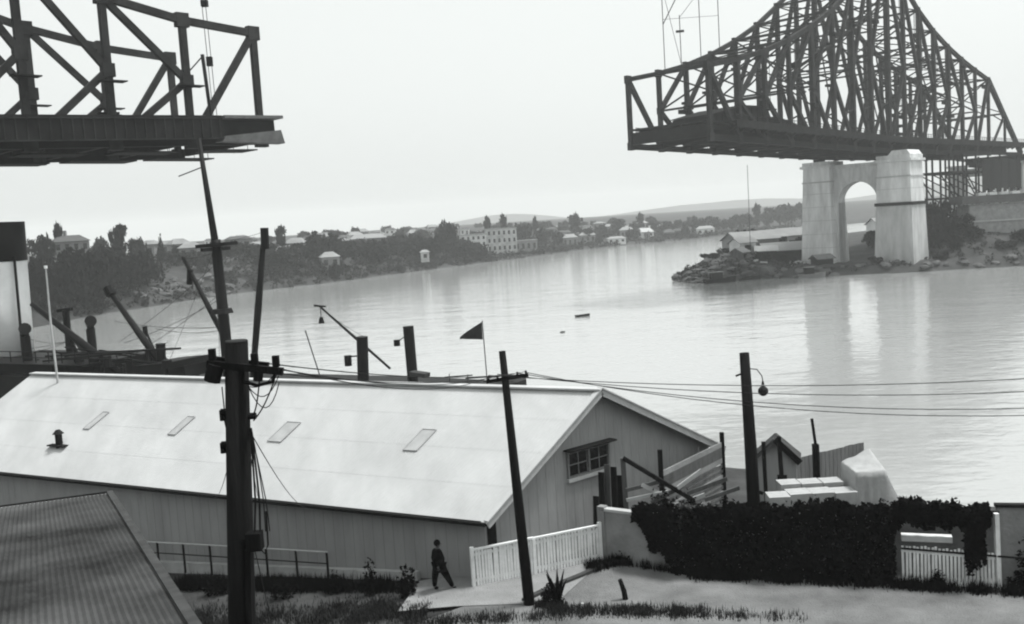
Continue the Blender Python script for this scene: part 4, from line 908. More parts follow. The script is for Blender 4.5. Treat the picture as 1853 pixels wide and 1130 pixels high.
corr_roof('roof_slope', -.12, 9.22, 5.99, 13.15, -.3, EL + .1, 4); corr_roof('roof_slope', 13.6, 9.28, 5.99, 13.15, -.3, EL + .1, 5)
beam(shed, 'ridge_cap', sh(-.34, 5.99, 13.17), sh(EL + .15, 5.99, 13.17), .45, .07, M_ROOF)
def q4(name, pts, mt): return raw(name, pts, [(0, 1, 2, 3)] if len(pts) == 4 else [tuple(range(len(pts)))], mt, shed)
# walls: vertical boards with small joints
def board_wall(name, P, width, top, base, mt, bw=.24, skip=None):
    """wall of vertical boards along P(u) (u 0..width) with height limits; boards alternately proud"""
    v = []; f = []; n = int(width / bw)
    for k in range(n):
        u0, u1 = width * k / n, width * (k + 1) / n - .004
        for ua, ub in (((u0, u1),) if not skip else [(u0, u1)]):
            d = .005 if k % 2 else 0; i = len(v)
            v += [P(ua, base(ua), d), P(ub, base(ub), d), P(ub, top(ub), d), P(ua, top(ua), d)]; f.append((i, i + 1, i + 2, i + 3))
    return raw(name, v, f, mt, shed)
nE = V(-XE.y, XE.x, 0); nE = nE if nE.y < 0 else -nE      # outward normal of the street-side wall
nG = V(XG.y, -XG.x, 0)                                     # outward normal of the gable
GB = lambda e: 6.66 - .062 * e
W0 = .34
board_wall('street_wall', lambda u, z, d: sh(.25 + u, W0, z) + nE * d, EL - .5, lambda u: 9.42, lambda u: GB(u) - .4, M_WALL)
zt = lambda g: (lerp(9.28, 13.15, g / 5.99) if g < 5.99 else lerp(13.15, 9.36, (g - 5.99) / (13.47 - 5.99))) - .06
board_wall('gable_wall', lambda u, z, d: sh(.25, W0 + u, z) + nG * d, 13.0, lambda u: zt(u + W0), lambda u: 6.0, M_WALL)
board_wall('gable_wall', lambda u, z, d: sh(EL - .25, W0 + u, z) - nG * d, 13.0, lambda u: zt(u + W0), lambda u: 3.5, M_WALL)
board_wall('river_wall', lambda u, z, d: sh(.25 + u, 13.34, z) - nE * d, EL - .5, lambda u: 9.35, lambda u: 4.2, M_WALL)
beam(shed, 'gutter', sh(-.3, -.2, 9.2), sh(EL, -.2, 9.2), .12, .12, M_STEELD); beam(shed, 'eave_board', sh(0, -.1, 9.2), sh(EL, -.1, 9.2), .05, .16, M_STEELD)
for ga, za, gb, zb, w_ in ((-.16, 9.16, 5.99, 13.06, .26), (5.99, 13.06, 13.6, 9.2, .28)):
    beam(shed, 'barge_board', sh(-.34, ga, za), sh(-.34, gb, zb), .05, w_, M_TRIM); beam(shed, 'barge_cap', sh(-.28, ga, za + .16), sh(-.28, gb, zb + .16), .26, .05, M_ROOF)
for e, w_ in ((24.7, .42), (18.8, .46), (12.4, .75), (5.3, .66)):
    a = .45; b_ = .62; lift = .05; z = lambda t: lerp(9.22, 13.15, t) + lift; g_ = lambda t: lerp(-.12, 5.99, t)
    fr_ = MB()
    P4 = [sh(e, g_(a), z(a)), sh(e + w_, g_(a), z(a)), sh(e + w_, g_(b_), z(b_)), sh(e, g_(b_), z(b_))]
    sk_ = raw('skylight', P4, [(3, 2, 1, 0)], M_ROOFG, shed)
    for i in range(4): beam(shed, 'skylight_frame', P4[i], P4[(i + 1) % 4], .05, .04, M_TRIM if e == 12.4 and i % 2 == 0 else M_ROOFG)
# roof ventilator
MB().tube([sh(25.4, 1.62, 10.2), sh(25.4, 1.62, 11.0)], .17, 10).build('roof_ventilator', M_STEELD, shed); beam(shed, 'ventilator_flashing', sh(24.8, 1.6, 10.38), sh(26.0, 1.6, 10.38), .5, .06, M_STEELD)
MB().tube([sh(25.4, 1.62, 10.95), sh(25.4, 1.62, 11.15)], [.28, .1], 10).build('ventilator_cap', M_STEELD, shed)
# gable window with two sashes
def gw(g, z, d=0.0): return sh(.25, g, z) + nG * d
win = MB().beam(gw(4.55, 9.72, .06), gw(6.98, 9.72, .06), .16, .14).build('window_sill', M_TRIM, shed)
fr_ = MB()
for z in (9.82, 10.82): fr_.beam(gw(4.6, z, .045), gw(6.92, z, .045), .09, .09)
for g in (4.62, 5.76, 6.9): fr_.beam(gw(g, 9.8, .045), gw(g, 10.84, .045), .09, .1, up=nG)
wf = fr_.build('window', M_SASH, shed)
for g0, g1 in ((4.68, 5.68), (5.84, 6.84)):
    for i in range(2):
        for j in range(2):
            a, b_ = lerp(g0, g1, i / 2) + .02, lerp(g0, g1, (i + 1) / 2) - .02; c0, c1 = lerp(9.87, 10.77, j / 2) + .02, lerp(9.87, 10.77, (j + 1) / 2) - .02
            raw('pane', [gw(a, c0, .03), gw(b_, c0, .03), gw(b_, c1, .03), gw(a, c1, .03)], [(0, 1, 2, 3)], M_GLASS, wf)
    MB().beam(gw((g0 + g1) / 2, 9.87, .04), gw((g0 + g1) / 2, 10.77, .04), .04, .04, up=nG).build('glazing_bar', M_SASH, wf); MB().beam(gw(g0, 10.32, .04), gw(g1, 10.32, .04), .04, .04).build('glazing_bar', M_SASH, wf)
beam(shed, 'window_hood', gw(4.45, 10.95, .22), gw(7.05, 10.95, .22), .42, .06, M_WOODD)
raw('doorway', [gw(.42, 6.7, .02), gw(.86, 6.7, .02), gw(.86, 9.5, .02), gw(.42, 9.2, .02)], [(0, 1, 2, 3)], M_DARK, shed)
# plinth of whitewashed concrete along the street wall
for k in range(9):
    e0_, e1_ = 3.2 + k * 2.0, 5.17 + k * 2.0; beam(shed, 'plinth', sh(e0_, W0, 6.92 - e0_ * .083) + nE * .16, sh(e1_, W0, 6.92 - e1_ * .083) + nE * .16, .22, .62, M_TRIM)
# thin white flagpole at the far end of the ridge
fp = thing('flagpole', 'thin white pole rising from the left end of the big shed roof', 'pole', tuple(sh(EL - 2, 6, 13)))
MB().tube([(-24.9, 52.6, 12.6), (-24.95, 52.6, 16), (-24.9, 52.6, 19.0)], [.065, .06, .04], 8).build('pole', M_TRIM, fp); MB().tube([(-24.9, 52.6, 19.0), (-24.9, 52.6, 19.16)], .09, 8).build('truck', M_WHITE, fp)
# pipe railing in front of the street wall
def rp(e, z, d=.55): return sh(e, W0, z) + nE * d
rl = thing('pipe_railing', 'pale single pipe railing standing before the long shed wall', 'railing', tuple(rp(12, 6)))
MB().tube([rp(7.2, 7.42), rp(12, 7.14), rp(20, 6.64)], .035, 6).build('top_rail', M_TRIM, rl); MB().tube([rp(7.2, 6.95), rp(12, 6.66), rp(20, 6.16)], .025, 6).build('mid_rail', M_WOODD, rl)
for k in range(9): e = 7.25 + k * 1.58; z = 7.42 - (e - 7.2) * .0605; MB().tube([rp(e, z - 1.3), rp(e, z)], .05, 6).build('post', M_WOODD, rl)

# ------------------------------------------------------------------ skillion roofed outbuilding, lower left
hutt = thing('outbuilding', 'outbuilding with rusty corrugated iron roof in the lower left corner', 'shed', (-13, 26, 8))
A, Bq, Q = V(-15.19, 35.04, 11.0), V(-21.5, 33.05, 11.0), V(-6.41, 17.43, 13.17)
Q = A + (Q - A) * 1.09; dn = (A - Q); wd = Bq - A
v = []; f = []; n = int(wd.length / .13) * 4
for i in range(n + 1):
    for k in range(5):
        p = Q + wd * (i / n) + dn * (k / 4); p.z += .022 * math.cos(i * math.pi / 2) + (.02 if k % 2 else 0); v.append(p)
for i in range(n):
    for k in range(4): a = i * 5 + k; f.append((a, a + 1, a + 6, a + 5))
raw('roof', v, f, M_IRON, hutt)
dnn = dn.normalized()
beam(hutt, 'gutter', A + dnn * .10 - V(0, 0, .1), Bq + dnn * .10 - V(0, 0, .1), .2, .12, M_TRIM); beam(hutt, 'gutter_lip', A + dnn * .24 - V(0, 0, .02), Bq + dnn * .24 - V(0, 0, .02), .05, .12, M_STEELD)
beam(hutt, 'barge_cap', A + V(.06, .02, .06), Q + V(.06, .02, .06), .2, .05, M_OLDCAP)
for a_, b_, nm in ((A, Q, 'side_wall'), (A, Bq, 'back_wall'), (Q, Q + wd, 'front_wall')):
    i_ = wd.normalized() * .25
    a2, b2 = a_ + i_, b_ + (i_ if nm == 'side_wall' else V(0, 0, 0)); off = -dnn * .3 if nm == 'back_wall' else (dnn * .3 if nm == 'front_wall' else V(0, 0, 0)); a2 += off; b2 += off
    MB().add([V(a2.x, a2.y, 5), V(b2.x, b2.y, 5), V(b2.x, b2.y, b2.z - .1), V(a2.x, a2.y, a2.z - .1)], [(0, 1, 2, 3)]).build(nm, M_WOOD, hutt)

# ------------------------------------------------------------------ poles and wires
mp = thing('utility_pole', 'thick dark timber power pole in the left foreground, full of cables', 'utility pole', (-4.62, 14, 9.4))
b0, t0 = V(-4.62, 14, 9.2), V(-4.0, 14, 18.52)
MB().tube([b0, b0.lerp(t0, .5), t0], [.235, .205, .165], 18).build('shaft', M_POLE, mp, True)
def on(t, dx=0, dy=0, dz=0): return b0.lerp(t0, t) + V(dx, dy, dz)
MB().tube([on(1, 0, 0, 0), on(1, 0, 0, .02)], [.17, .15], 18).build('pole_cap', M_STEEL, mp)
beam(mp, 'cross_arm', V(-4.4, 13.86, 18.24), V(-3.33, 13.86, 18.06), .1, .1, M_POLE); beam(mp, 'cross_arm', V(-4.38, 14.14, 18.26), V(-3.6, 14.14, 18.12), .09, .09, M_POLE)
for x in (-4.32, -3.72, -3.42): beam(mp, 'insulator', V(x, 13.86, 18.12 - (x + 3.33) * .17), V(x, 13.86, 18.28 - (x + 3.33) * .17), .09, .09, M_POLE)
MB().tube([V(-3.42, 13.86, 18.08), V(-3.5, 13.86, 17.92), V(-3.72, 13.86, 17.88), V(-3.9, 13.86, 17.95)], .028, 6).build('arm_brace', M_POLE, mp)
MB().tube([V(-3.68, 13.86, 18.1), V(-3.7, 13.86, 17.95)], .07, 8).build('shackle', M_POLE, mp); MB().tube([V(-4.36, 13.86, 17.98), V(-4.28, 13.86, 18.22)], .12, 8).build('fuse_box', M_POLE, mp)
for z in (17.5, 17.02): MB().tube([on((z - 9.2) / 9.32, -.24, -.02), on((z - 9.2) / 9.32, -.15, -.02)], .055, 8).build('side_insulator', M_POLE, mp); MB().tube([on((z - 9.2) / 9.32, -.22, -.02, -.12), on((z - 9.2) / 9.32, -.22, -.02, .03)], .045, 8).build('side_insulator', M_POLE, mp)
MB().tube([on(.882, .14, -.02), on(.882, .27, -.02)], .05, 8).build('side_insulator', M_POLE, mp)
for k, (dx, ex) in enumerate(((.2, .30), (.21, .38), (.22, .46), (.2, .52))):
    p = on(.865, dx, -.1); q = V(-4.22 + ex, 13.8, 15.75); MB().tube([p, p.lerp(q, .3) + V(.02, 0, 0), p.lerp(q, .7) + V(.03, 0, 0), q], .016 if k < 2 else .009, 5).build('service_cable', M_WIRE, mp)
for p, q in ((V(-3.68, 13.86, 17.95), on(.885, .24, -.05)), (V(-3.42, 13.86, 18.05), on(.875, .24, -.05))): MB().tube(sag(p, q, .08, 6), .011, 5).build('jumper_wire', M_WIRE, mp)
for e_, k in ((10.5, .92), (13, .9), (8, .88)): MB().tube(sag(on(k, 0, .18), sh(e_, -.1, 9.1), .35, 10), .009, 5).build('service_cable', M_WIRE, mp)
for k in range(3): MB().tube(sag(on(.93, .18, -.08, 0), V(-3.4, 13.86, 18.1 - .1 * k), .1 + .12 * k, 8), .008, 5).build('loose_wire', M_WIRE, mp)
MB().box((-3.93, 13.8, 15.62), (.22, .2, .26)).build('switch_box', M_POLE, mp); beam(mp, 'box_bracket', (-4.15, 13.85, 15.6), (-4.0, 13.85, 15.62), .08, .08, M_POLE)
MB().tube([(-3.86, 13.8, 15.5), (-3.8, 13.8, 15.42), (-3.74, 13.8, 15.55), (-3.73, 13.8, 16.05)], .014, 6).build('conduit', M_WIRE, mp); MB().tube([(-4.04, 13.8, 15.5), (-4.1, 13.8, 14.6), (-4.2, 13.8, 12)], .05, 6).build('conduit', M_POLE, mp)

tp = thing('utility_pole', 'tall thin pole with one short cross arm in front of the white gate', 'utility pole', (0, 32.4, 6.8))
MB().tube([(0, 32.4, 6.5), (-.2, 32.4, 11), (-.41, 32.4, 15.7)], [.2, .165, .115], 14).build('shaft', M_POLE, tp, True)
beam(tp, 'cross_arm', (-1.0, 32.28, 14.72), (.42, 32.28, 14.86), .1, .11, M_POLE)
for x in (-.92, -.62, .05, .34): beam(tp, 'insulator', (x, 32.28, 14.8 + x * .1), (x, 32.28, 14.98 + x * .1), .07, .07, M_POLE)
p3 = thing('utility_pole', 'short stout dark pole with a hanging ball lamp rising behind the vine wall', 'utility pole', (8.85, 36, 6.8))
MB().tube([(8.72, 36, 6.6), (8.65, 36, 11), (8.55, 36, 14.6)], [.26, .23, .18], 16).build('shaft', M_POLE, p3, True)
beam(p3, 'step_bolt', (8.2, 36, 13.75), (8.5, 36, 13.85), .06, .06, M_POLE); beam(p3, 'step_bolt', (8.62, 36, 9.4), (9.05, 36, 9.2), .07, .12, M_POLE)
MB().tube([(8.7, 36, 14.0), (9.0, 36, 13.95), (9.17, 36, 13.7), (9.2, 36, 13.5)], .02, 6).build('lamp_bracket', M_POLE, p3)
MB().tube([(9.2, 36, 13.5), (9.2, 36, 13.36)], [.03, .06], 8).build('lamp_holder', M_POLE, p3)
b = MB(); b.tube([(9.2, 36, 13.12 + .19 * math.cos(a)) for a in [math.pi * i / 8 for i in range(9)]], [max(.01, .19 * math.sin(math.pi * i / 8)) for i in range(9)], 14); b.build('lamp_globe', M_STEEL, p3, True)
p4 = thing('utility_pole', 'far pole outside the right edge carrying the street wires', 'utility pole', (27, 30.5, 6.8)); MB().tube([(27, 30.5, 5.5), (27, 30.5, 14.6)], [.2, .14], 12).build('shaft', M_POLE, p4)
beam(p4, 'cross_arm', (27, 29.8, 13.4), (27, 31.2, 13.4), .1, .1, M_POLE)
GW = 'street wires running right from the thin pole'
WN = ['second', 'third', 'lowest', 'topmost']
for k, (p, q, s) in enumerate((((-.62, 32.28, 14.95), (27, 31.1, 13.85), .9), ((.05, 32.28, 14.95), (27, 30.5, 13.45), 1.15), ((.34, 32.28, 14.95), (27, 29.9, 13.42), 1.3), ((-.92, 32.28, 14.93), (27, 30.2, 14.5), .75))):
    cable('street_wire', sag(p, q, s, 20), .014, M_WIRE, WN[k] + ' of four wires strung from the thin pole toward the right edge', 'wire', GW)
GW2 = 'wires between the thick pole and the thin pole'
WM = iter(['right end', 'middle', 'left end', 'rear arm'])
for p, q, s in (((-3.42, 13.86, 18.12), (-.92, 32.28, 14.85), .35), ((-3.72, 13.86, 18.18), (-.62, 32.28, 14.9), .3), ((-4.32, 13.86, 18.22), (.05, 32.28, 14.95), .3), ((-3.6, 14.14, 18.15), (.34, 32.28, 14.98), .2)):
    cable('overhead_wire', sag(p, q, s, 20), .010, M_WIRE, 'overhead wire leaving the ' + next(WM) + ' of the thick pole arm toward the thin pole', 'wire', GW2)
GW3 = 'thin stay wires slanting across the shed roof'
WS = iter(['upper', 'lower'])
for p, q in ((on(.93, -.22, 0), (-7.2, 24, 8.2)), (on(.89, -.22, 0), (-6.6, 25, 8.0))):
    cable('stay_wire', [p, q], .010, M_WIRE, next(WS) + ' of two thin stay wires slanting down left from the thick pole', 'wire', GW3)

# ------------------------------------------------------------------ white double gate, wall, vine, pickets on the right
def picket_run(t, name, P, Q_, n, h0, h1, w_, th, mt, zb=0, pointed=False):
    P, Q_ = Vector(P), Vector(Q_)
    for i in range(n):
        k = (i + .5) / n; a = P.lerp(Q_, k); h = lerp(h0, h1, k) * random.uniform(.965, 1.02)
        beam(t, name, a + V(0, 0, zb), a + V(random.uniform(-.022, .022), 0, h), th, w_, mt, up=(Q_ - P).normalized())
gate = thing('picket_gate', 'long white picket gate closing the driveway beside the grey gable', 'gate', (.4, 35.6, 6.8))
g0, g1 = V(-1.98, 34.3, 6.84), V(2.82, 36.2, 6.84); gd = (g1 - g0).normalized(); gn = V(gd.y, -gd.x, 0)
gm = g0.lerp(g1, .47)
for a, b_ in ((g0, gm), (gm, g1)):
    picket_run(gate, 'picket', a + gd * .12, b_ - gd * .06, 20, 1.4, 1.42, .088, .03, M_WHITE, .08)
    for z in (.28, 1.24): beam(gate, 'rail', a + gn * -.045 + V(0, 0, z), b_ + gn * -.045 + V(0, 0, z), .05, .09, M_WHITE)
    beam(gate, 'top_rail', a + V(0, 0, 1.44), b_ + V(0, 0, 1.46), .1, .07, M_WHITE)
for p, h in ((g0, 1.55), (g1, 1.58), (gm, 1.42)): beam(gate, 'gate_post', p - V(0, 0, .2), p + V(0, 0, h), .13, .13, M_WHITE, up=gd)
WL = [V(2.98, 36.35, 6.8), V(4.6, 35.2, 6.8), V(5.75, 34.55, 6.8), V(9.2, 33.5, 6.8), V(12.6, 32.55, 6.8)]
cw = thing('concrete_wall', 'grey rendered street wall right of the white gate, mostly buried in vine', 'wall', tuple(WL[1]))
hs = [2.05, 2.08, 2.12, 2.2, 2.35]
for i in range(4):
    a, b_ = WL[i], WL[i + 1]; d = (b_ - a).normalized(); n_ = V(d.y, -d.x, 0)
    MB().add([a - V(0, 0, .3) + n_ * .1, b_ - V(0, 0, .3) + n_ * .1, b_ + n_ * .1 + V(0, 0, hs[i + 1]), a + n_ * .1 + V(0, 0, hs[i]), a - V(0, 0, .3) - n_ * .1, b_ - V(0, 0, .3) - n_ * .1, b_ - n_ * .1 + V(0, 0, hs[i + 1]), a - n_ * .1 + V(0, 0, hs[i])],
             [(0, 1, 2, 3), (5, 4, 7, 6), (3, 2, 6, 7), (4, 0, 3, 7), (1, 5, 6, 2)]).build('wall_bay', M_CWALL, cw)
    if i == 0: beam(cw, 'end_pillar', a - V(0, 0, .2), a + V(0, 0, 2.2), .3, .3, M_CWALL, up=d)
    if i < 2: beam(cw, 'coping', a + V(0, 0, hs[i] + .04), b_ + V(0, 0, hs[i + 1] + .04), .3, .1, M_TRIM)
def vine():
    rnd = random.Random(41); pts = [V(4.15, 35.5, 6.8)] + [V(5.75, 34.55, 6.8), V(9.2, 33.5, 6.8), V(12.6, 32.55, 6.8), V(15.4, 31.55, 6.8)]
    cum = [0]
    for a, b_ in zip(pts, pts[1:]): cum.append(cum[-1] + (b_ - a).length)
    V_ = []; F_ = []
    def add(p, nn, s):
        a = (Vector((rnd.gauss(0, 1), rnd.gauss(0, 1), rnd.gauss(0, 1))).normalized() * .55 + nn * .5).normalized(); b_ = a.orthogonal().normalized(); b_.rotate(Matrix.Rotation(rnd.uniform(0, 6.28), 3, a)); c = a.cross(b_); i = len(V_)
        V_.extend([p - b_ * s, p + c * s * .6, p + b_ * s, p - c * s * .6]); F_.append((i, i + 1, i + 2, i + 3))
    for _ in range(26000):
        u = rnd.uniform(0, cum[-1]); i = max(k for k in range(len(pts) - 1) if cum[k] <= u); t = (u - cum[i]) / (cum[i + 1] - cum[i]); p = pts[i].lerp(pts[i + 1], t); d = (pts[i + 1] - pts[i]).normalized(); n_ = V(d.y, -d.x, 0)
        top = lerp(2.22, 2.62, min(1, u / 7)) + (.12 if u > cum[3] else 0) + .06 * math.sin(u * 2.1) + .05 * math.sin(u * 5.3 + 1) + .05 * math.sin(u * 11)
        lowest = max(0, 1.9 - u * 1.15 + .25 * math.sin(u * 7)) if u < 1.9 else 0
        if u > cum[3]: lowest = top - .5 - .25 * abs(math.sin(u * 4)) - (1.3 if cum[4] - .75 < u < cum[4] - .15 else 0); lowest += .3 * rnd.random()
        z = rnd.uniform(lowest, top); bul = .42 + .12 * math.sin(u * 1.7 + z * 2.3) + .1 * math.sin(u * 4.1 - z * 3)
        k = rnd.random()
        if k < .7: q = p + n_ * (bul * rnd.uniform(.6, 1.1)) + V(0, 0, z); add(q, n_, rnd.uniform(.05, .13))
        elif k < .9: q = p + n_ * rnd.uniform(-.45, .35) + V(0, 0, top + rnd.gauss(0, .07)); add(q, V(0, 0, 1), rnd.uniform(.05, .12))
        else: q = p + n_ * rnd.uniform(-.4, .3) + V(0, 0, z); add(q, n_, .12)
    for _ in range(420):   # stray sprigs above the top
        u = rnd.choice([1.2, 2.2, 3.4, 6.5, 8.6, 9.0, 10.2, 10.4, 11]) + rnd.gauss(0, .08); u = max(0, min(cum[-1] - .01, u)); i = max(k for k in range(len(pts) - 1) if cum[k] <= u); p = pts[i].lerp(pts[i + 1], (u - cum[i]) / (cum[i + 1] - cum[i]))
        add(p + V(0, 0, 2.6 + abs(rnd.gauss(0, .17))), V(0, 0, 1), .06)
    o = raw('vine_hedge', V_, F_, M_LEAFV); tag(o, 'dense black green vine smothering the street wall on the right', 'hedge', kind='stuff')
vine()
# recess with its second picket fence
p0, p1 = V(12.75, 32.28, 6.75), V(15.5, 31.35, 6.62)
pf = thing('picket_fence', 'short grey white picket fence under the vine at the lower right', 'fence', tuple(p0))
picket_run(pf, 'picket', p0, p1, 25, 1.5, 1.5, .075, .03, M_WHITE, .12)
fd = (p1 - p0).normalized(); fn = V(fd.y, -fd.x, 0)
for z in (.3, 1.28): beam(pf, 'rail', p0 - fn * .04 + V(0, 0, z), p1 - fn * .04 + V(0, 0, z), .05, .09, M_WHITE)
beam(pf, 'wire_line', p0 + fn * .03 + V(0, 0, 1.38), p1 + fd * 4 + fn * .03 + V(0, 0, 1.4), .05, .06, M_WOODD)
beam(pf, 'slant_board', p0 + fd * 1.0 + fn * .04 + V(0, 0, .36), p1 - fd * .1 + fn * .04 + V(0, 0, .12), .03, .09, M_WHITE)
bw_ = thing('back_wall', 'pale wall set back behind the lower right picket fence', 'wall', (14.3, 33, 6.7))
beam(bw_, 'wall', V(12.7, 33.4, 7.9), V(16, 32.3, 7.9), .15, 2.6, M_CWALL); beam(bw_, 'shelf', V(12.95, 32.75, 8.35), V(14.5, 32.3, 8.33), .3, .2, M_WHITE); beam(bw_, 'dark_opening', V(13.9, 32.86, 8.75), V(14.15, 32.78, 8.75), .12, .5, M_DARK)
pg = thing('pergola_beam', 'dark beam carrying hanging vine between the wall and the white corner post', 'beam', (14, 32, 9.4))
beam(pg, 'beam', V(12.5, 32.5, 9.35), V(15.7, 31.45, 9.38), .14, .2, M_WOODD); beam(pg, 'hanger', V(14.75, 31.75, 8.0), V(14.75, 31.75, 9.3), .05, .05, M_WOODD)
wp = tag(beam(None, 'corner_post', V(15.62, 31.35, 6.4), V(15.55, 31.35, 9.45), .14, .14, M_WHITE), 'white corner post at the right end of the small picket fence', 'post')
rw = thing('side_wall', 'pale blotchy wall at the right border beyond the white corner post', 'wall', (17.5, 30.8, 6.5))
beam(rw, 'wall', V(15.75, 31.75, 7.95), V(22, 30.2, 7.95), .15, 3.2, M_CWALL); beam(rw, 'coping', V(15.7, 31.75, 9.6), V(22, 30.2, 9.6), .25, .1, M_WOODD)
def bush(name, label, pts, n, mt, size, cat='bush', seed=1, kind='stuff', group=None):
    """leaf mass around several centres (x,y,z,radius,height)"""
    rnd = random.Random(seed); wt = [p[3] ** 2 for p in pts]
    def pos(r): x, y, z, s, h = r.choices(pts, wt)[0]; d = Vector((r.gauss(0, 1), r.gauss(0, 1), r.gauss(0, 1))).normalized() * r.uniform(.3, 1); return Vector((x + d.x * s, y + d.y * s, max(z, z + h * .45 + d.z * h * .55))), d
    v, f = leaf_quads(rnd, n, pos, size, .3); o = raw(name, v, f, mt); return tag(o, label, cat, group, kind)
bush('wall_creeper', 'ragged dark creeper on the pale wall at the right border', [(16.6, 31.2, 6.6, .5, 2.2), (17.2, 31.0, 6.6, .6, 2.9), (16.2, 31.3, 6.6, .4, .9)], 700, M_LEAFV, .09, 'creeper', 5)
bush('picket_shrub', 'small dark shrub growing against the lower right picket fence', [(13.75, 31.75, 7.0, .22, .55), (13.7, 31.75, 6.7, .1, .4)], 160, M_LEAFV, .06, 'shrub', 6)
def tufts(name, label, spots, n, h, mt, seed, cat='grass'):
    """upright blades; spots are (x0,y0,x1,y1,halfwidth,density)"""
    rnd = random.Random(seed); v = []; f = []; wt = [s[5] for s in spots]; cl = [rnd.random() for _ in range(16)]
    for _ in range(n):
        x0, y0, x1, y1, hw, _d = rnd.choices(spots, wt)[0]; t = rnd.choice(cl) + rnd.gauss(0, .03) if rnd.random() < .75 else rnd.random(); d = Vector((x1 - x0, y1 - y0)).normalized(); o = rnd.gauss(0, hw * .5); x, y = lerp(x0, x1, t) - d.y * o, lerp(y0, y1, t) + d.x * o; z = ground_z(x, y) + .03
        hh = h * rnd.uniform(.4, 1.25); a = rnd.uniform(0, 6.28); ln = rnd.uniform(0, .5) * hh; w_ = rnd.uniform(.012, .03); c, s = math.cos(a), math.sin(a); i = len(v)
        v += [Vector((x - s * w_, y + c * w_, z)), Vector((x + s * w_, y - c * w_, z)), Vector((x + c * ln, y + s * ln, z + hh))]; f.append((i, i + 1, i + 2))
    o = raw(name, v, f, mt); return tag(o, label, cat, kind='stuff')
tufts('grass_verge', 'dark grass along the near edge of the street at the bottom', [(-4, 31.4, 1.0, 31.2, .5, 4), (.6, 31.7, 5.6, 30.8, .5, 8), (4, 31.0, 8.5, 29.9, .4, 2), (.2, 32.2, 1.2, 32.0, .3, 2)], 9000, .26, M_GRASS, 3)
tufts('grass_slope', 'rough grass covering the ground at the lower left', [(-16, 31.5, -4, 29, 3.0, 6), (-15, 35.5, -5, 33, 1.6, 6), (-6, 33.2, -3.5, 32.5, .7, 2)], 26000, .2, M_GRASS, 4)
tufts('vine_foot_grass', 'dark grass fringe at the foot of the vine wall and pickets', [(3.1, 36.0, 5.9, 34.2, .2, 1.6), (5.7, 34.0, 12.6, 31.9, .3, 5), (12.5, 31.9, 17.5, 30.2, .3, 5), (2.2, 35.2, 3.6, 35.9, .3, 2)], 9000, .42, M_LEAFV, 8)
tufts('wall_weeds', 'tall weeds growing along the plinth of the long shed wall', [(-14.5, 39.8, -4.6, 35.2, .35, 6)], 7000, .5, M_LEAFV, 9, 'weeds')
for k, (x, y, s, h, n, lab) in enumerate([(-4.4, 34.4, .38, 1.25, 420, 'dark leafy bush at the corner where shed wall meets driveway'), (-5.9, 35.3, .25, 1.5, 200, 'thin weedy bush before the white plinth, left of the corner bush'), (-7.4, 36.2, .22, 1.0, 160, 'low weedy bush at the foot of the pipe railing end'), (-9.5, 36.6, .5, .8, 330, 'wide low bush under the pipe railing right of the thick pole'),
                                          (-12.6, 38.3, .6, .8, 380, 'wide low bush under the pipe railing left of the thick pole'), (.75, 32.3, .42, .85, 420, 'dark plant beside the foot of the thin pole'), (3.6, 35.75, .32, .6, 220, 'dark weeds at the foot of the grey street wall by the gate')]):
    bush('bush', lab, [(x, y, ground_z(x, y), s, h), (x + s * .4, y - .1, ground_z(x, y), s * .6, h * .7), (x - s * .5, y, ground_z(x, y), s * .6, h * .6)], n, M_LEAFV, .075, 'bush', 60 + k, 'thing')
ag = thing('agave_plant', 'spiky plant with upright blades by the foot of the thin pole', 'plant', (.85, 32.1, 6.8))
for k in range(9):
    a = k * .7; p = V(.95, 32.25, 6.85); q = p + V(.35 * math.cos(a), .25 * math.sin(a), .9 + .35 * (k % 3) * .6); MB().tube([p, p.lerp(q, .5) + V(0, 0, .1), q], [.05, .06, .01], 5).build('blade', M_LEAFV, ag)
stp = thing('stump_post', 'short dark post leaning in the street at the bottom', 'post', (3.27, 32.3, 6.8)); MB().tube([(3.3, 32.3, 6.7), (3.24, 32.3, 7.2), (3.12, 32.3, 7.62)], [.1, .09, .07], 8).build('shaft', M_POLE, stp)
beam(stp, 'stay', (3.4, 32.35, 6.8), (3.2, 32.3, 7.2), .06, .06, M_POLE)
wp2 = tag(beam(None, 'marker_peg', V(1.72, 31.6, 6.8), V(1.76, 31.6, 7.15), .09, .09, M_TRIM), 'small pale peg in the bottom grass right of the spiky plant', 'peg')

# ------------------------------------------------------------------ yard behind the vine wall
bf = thing('board_fence', 'open fence of grey horizontal boards between two dark posts under the shed eave', 'fence', (7, 39.5, 6.8))
f0, f1 = V(5.45, 37.5, 0), V(8.85, 42, 0)
for k in range(13):
    z = 6.95 + k * .235
    beam(bf, 'board', f0 + V(0, 0, z), f1 + V(0, 0, z - .05), .04, .13 if k < 9 else .225, M_WOOD if k % 3 else M_CWALL)
for p, h in ((f0, 10.75), (f1, 10.25)): beam(bf, 'post', V(p.x, p.y, 6.3), V(p.x, p.y, h), .17, .17, M_POLE)
tri = thing('timber_brace', 'sloping dark brace leaning from a grey upright, left of the board fence', 'brace', (4.5, 37, 6.8))
beam(tri, 'upright', (4.02, 37.2, 6.6), (3.95, 37.2, 10.6), .16, .18, M_WOOD); beam(tri, 'brace', (3.95, 37.1, 10.62), (6.55, 36.6, 8.9), .12, .16, M_WOODD); beam(tri, 'foot_rail', (4.0, 37.05, 9.35), (5.3, 36.9, 9.65), .1, .14, M_WOOD); beam(tri, 'foot_rail', (4.0, 37.05, 8.95), (5.6, 36.85, 9.25), .1, .12, M_TRIM)
pk = thing('leaning_planks', 'stack of dark planks leaning on the gable under the window', 'planks', (3.3, 37.6, 6.8))
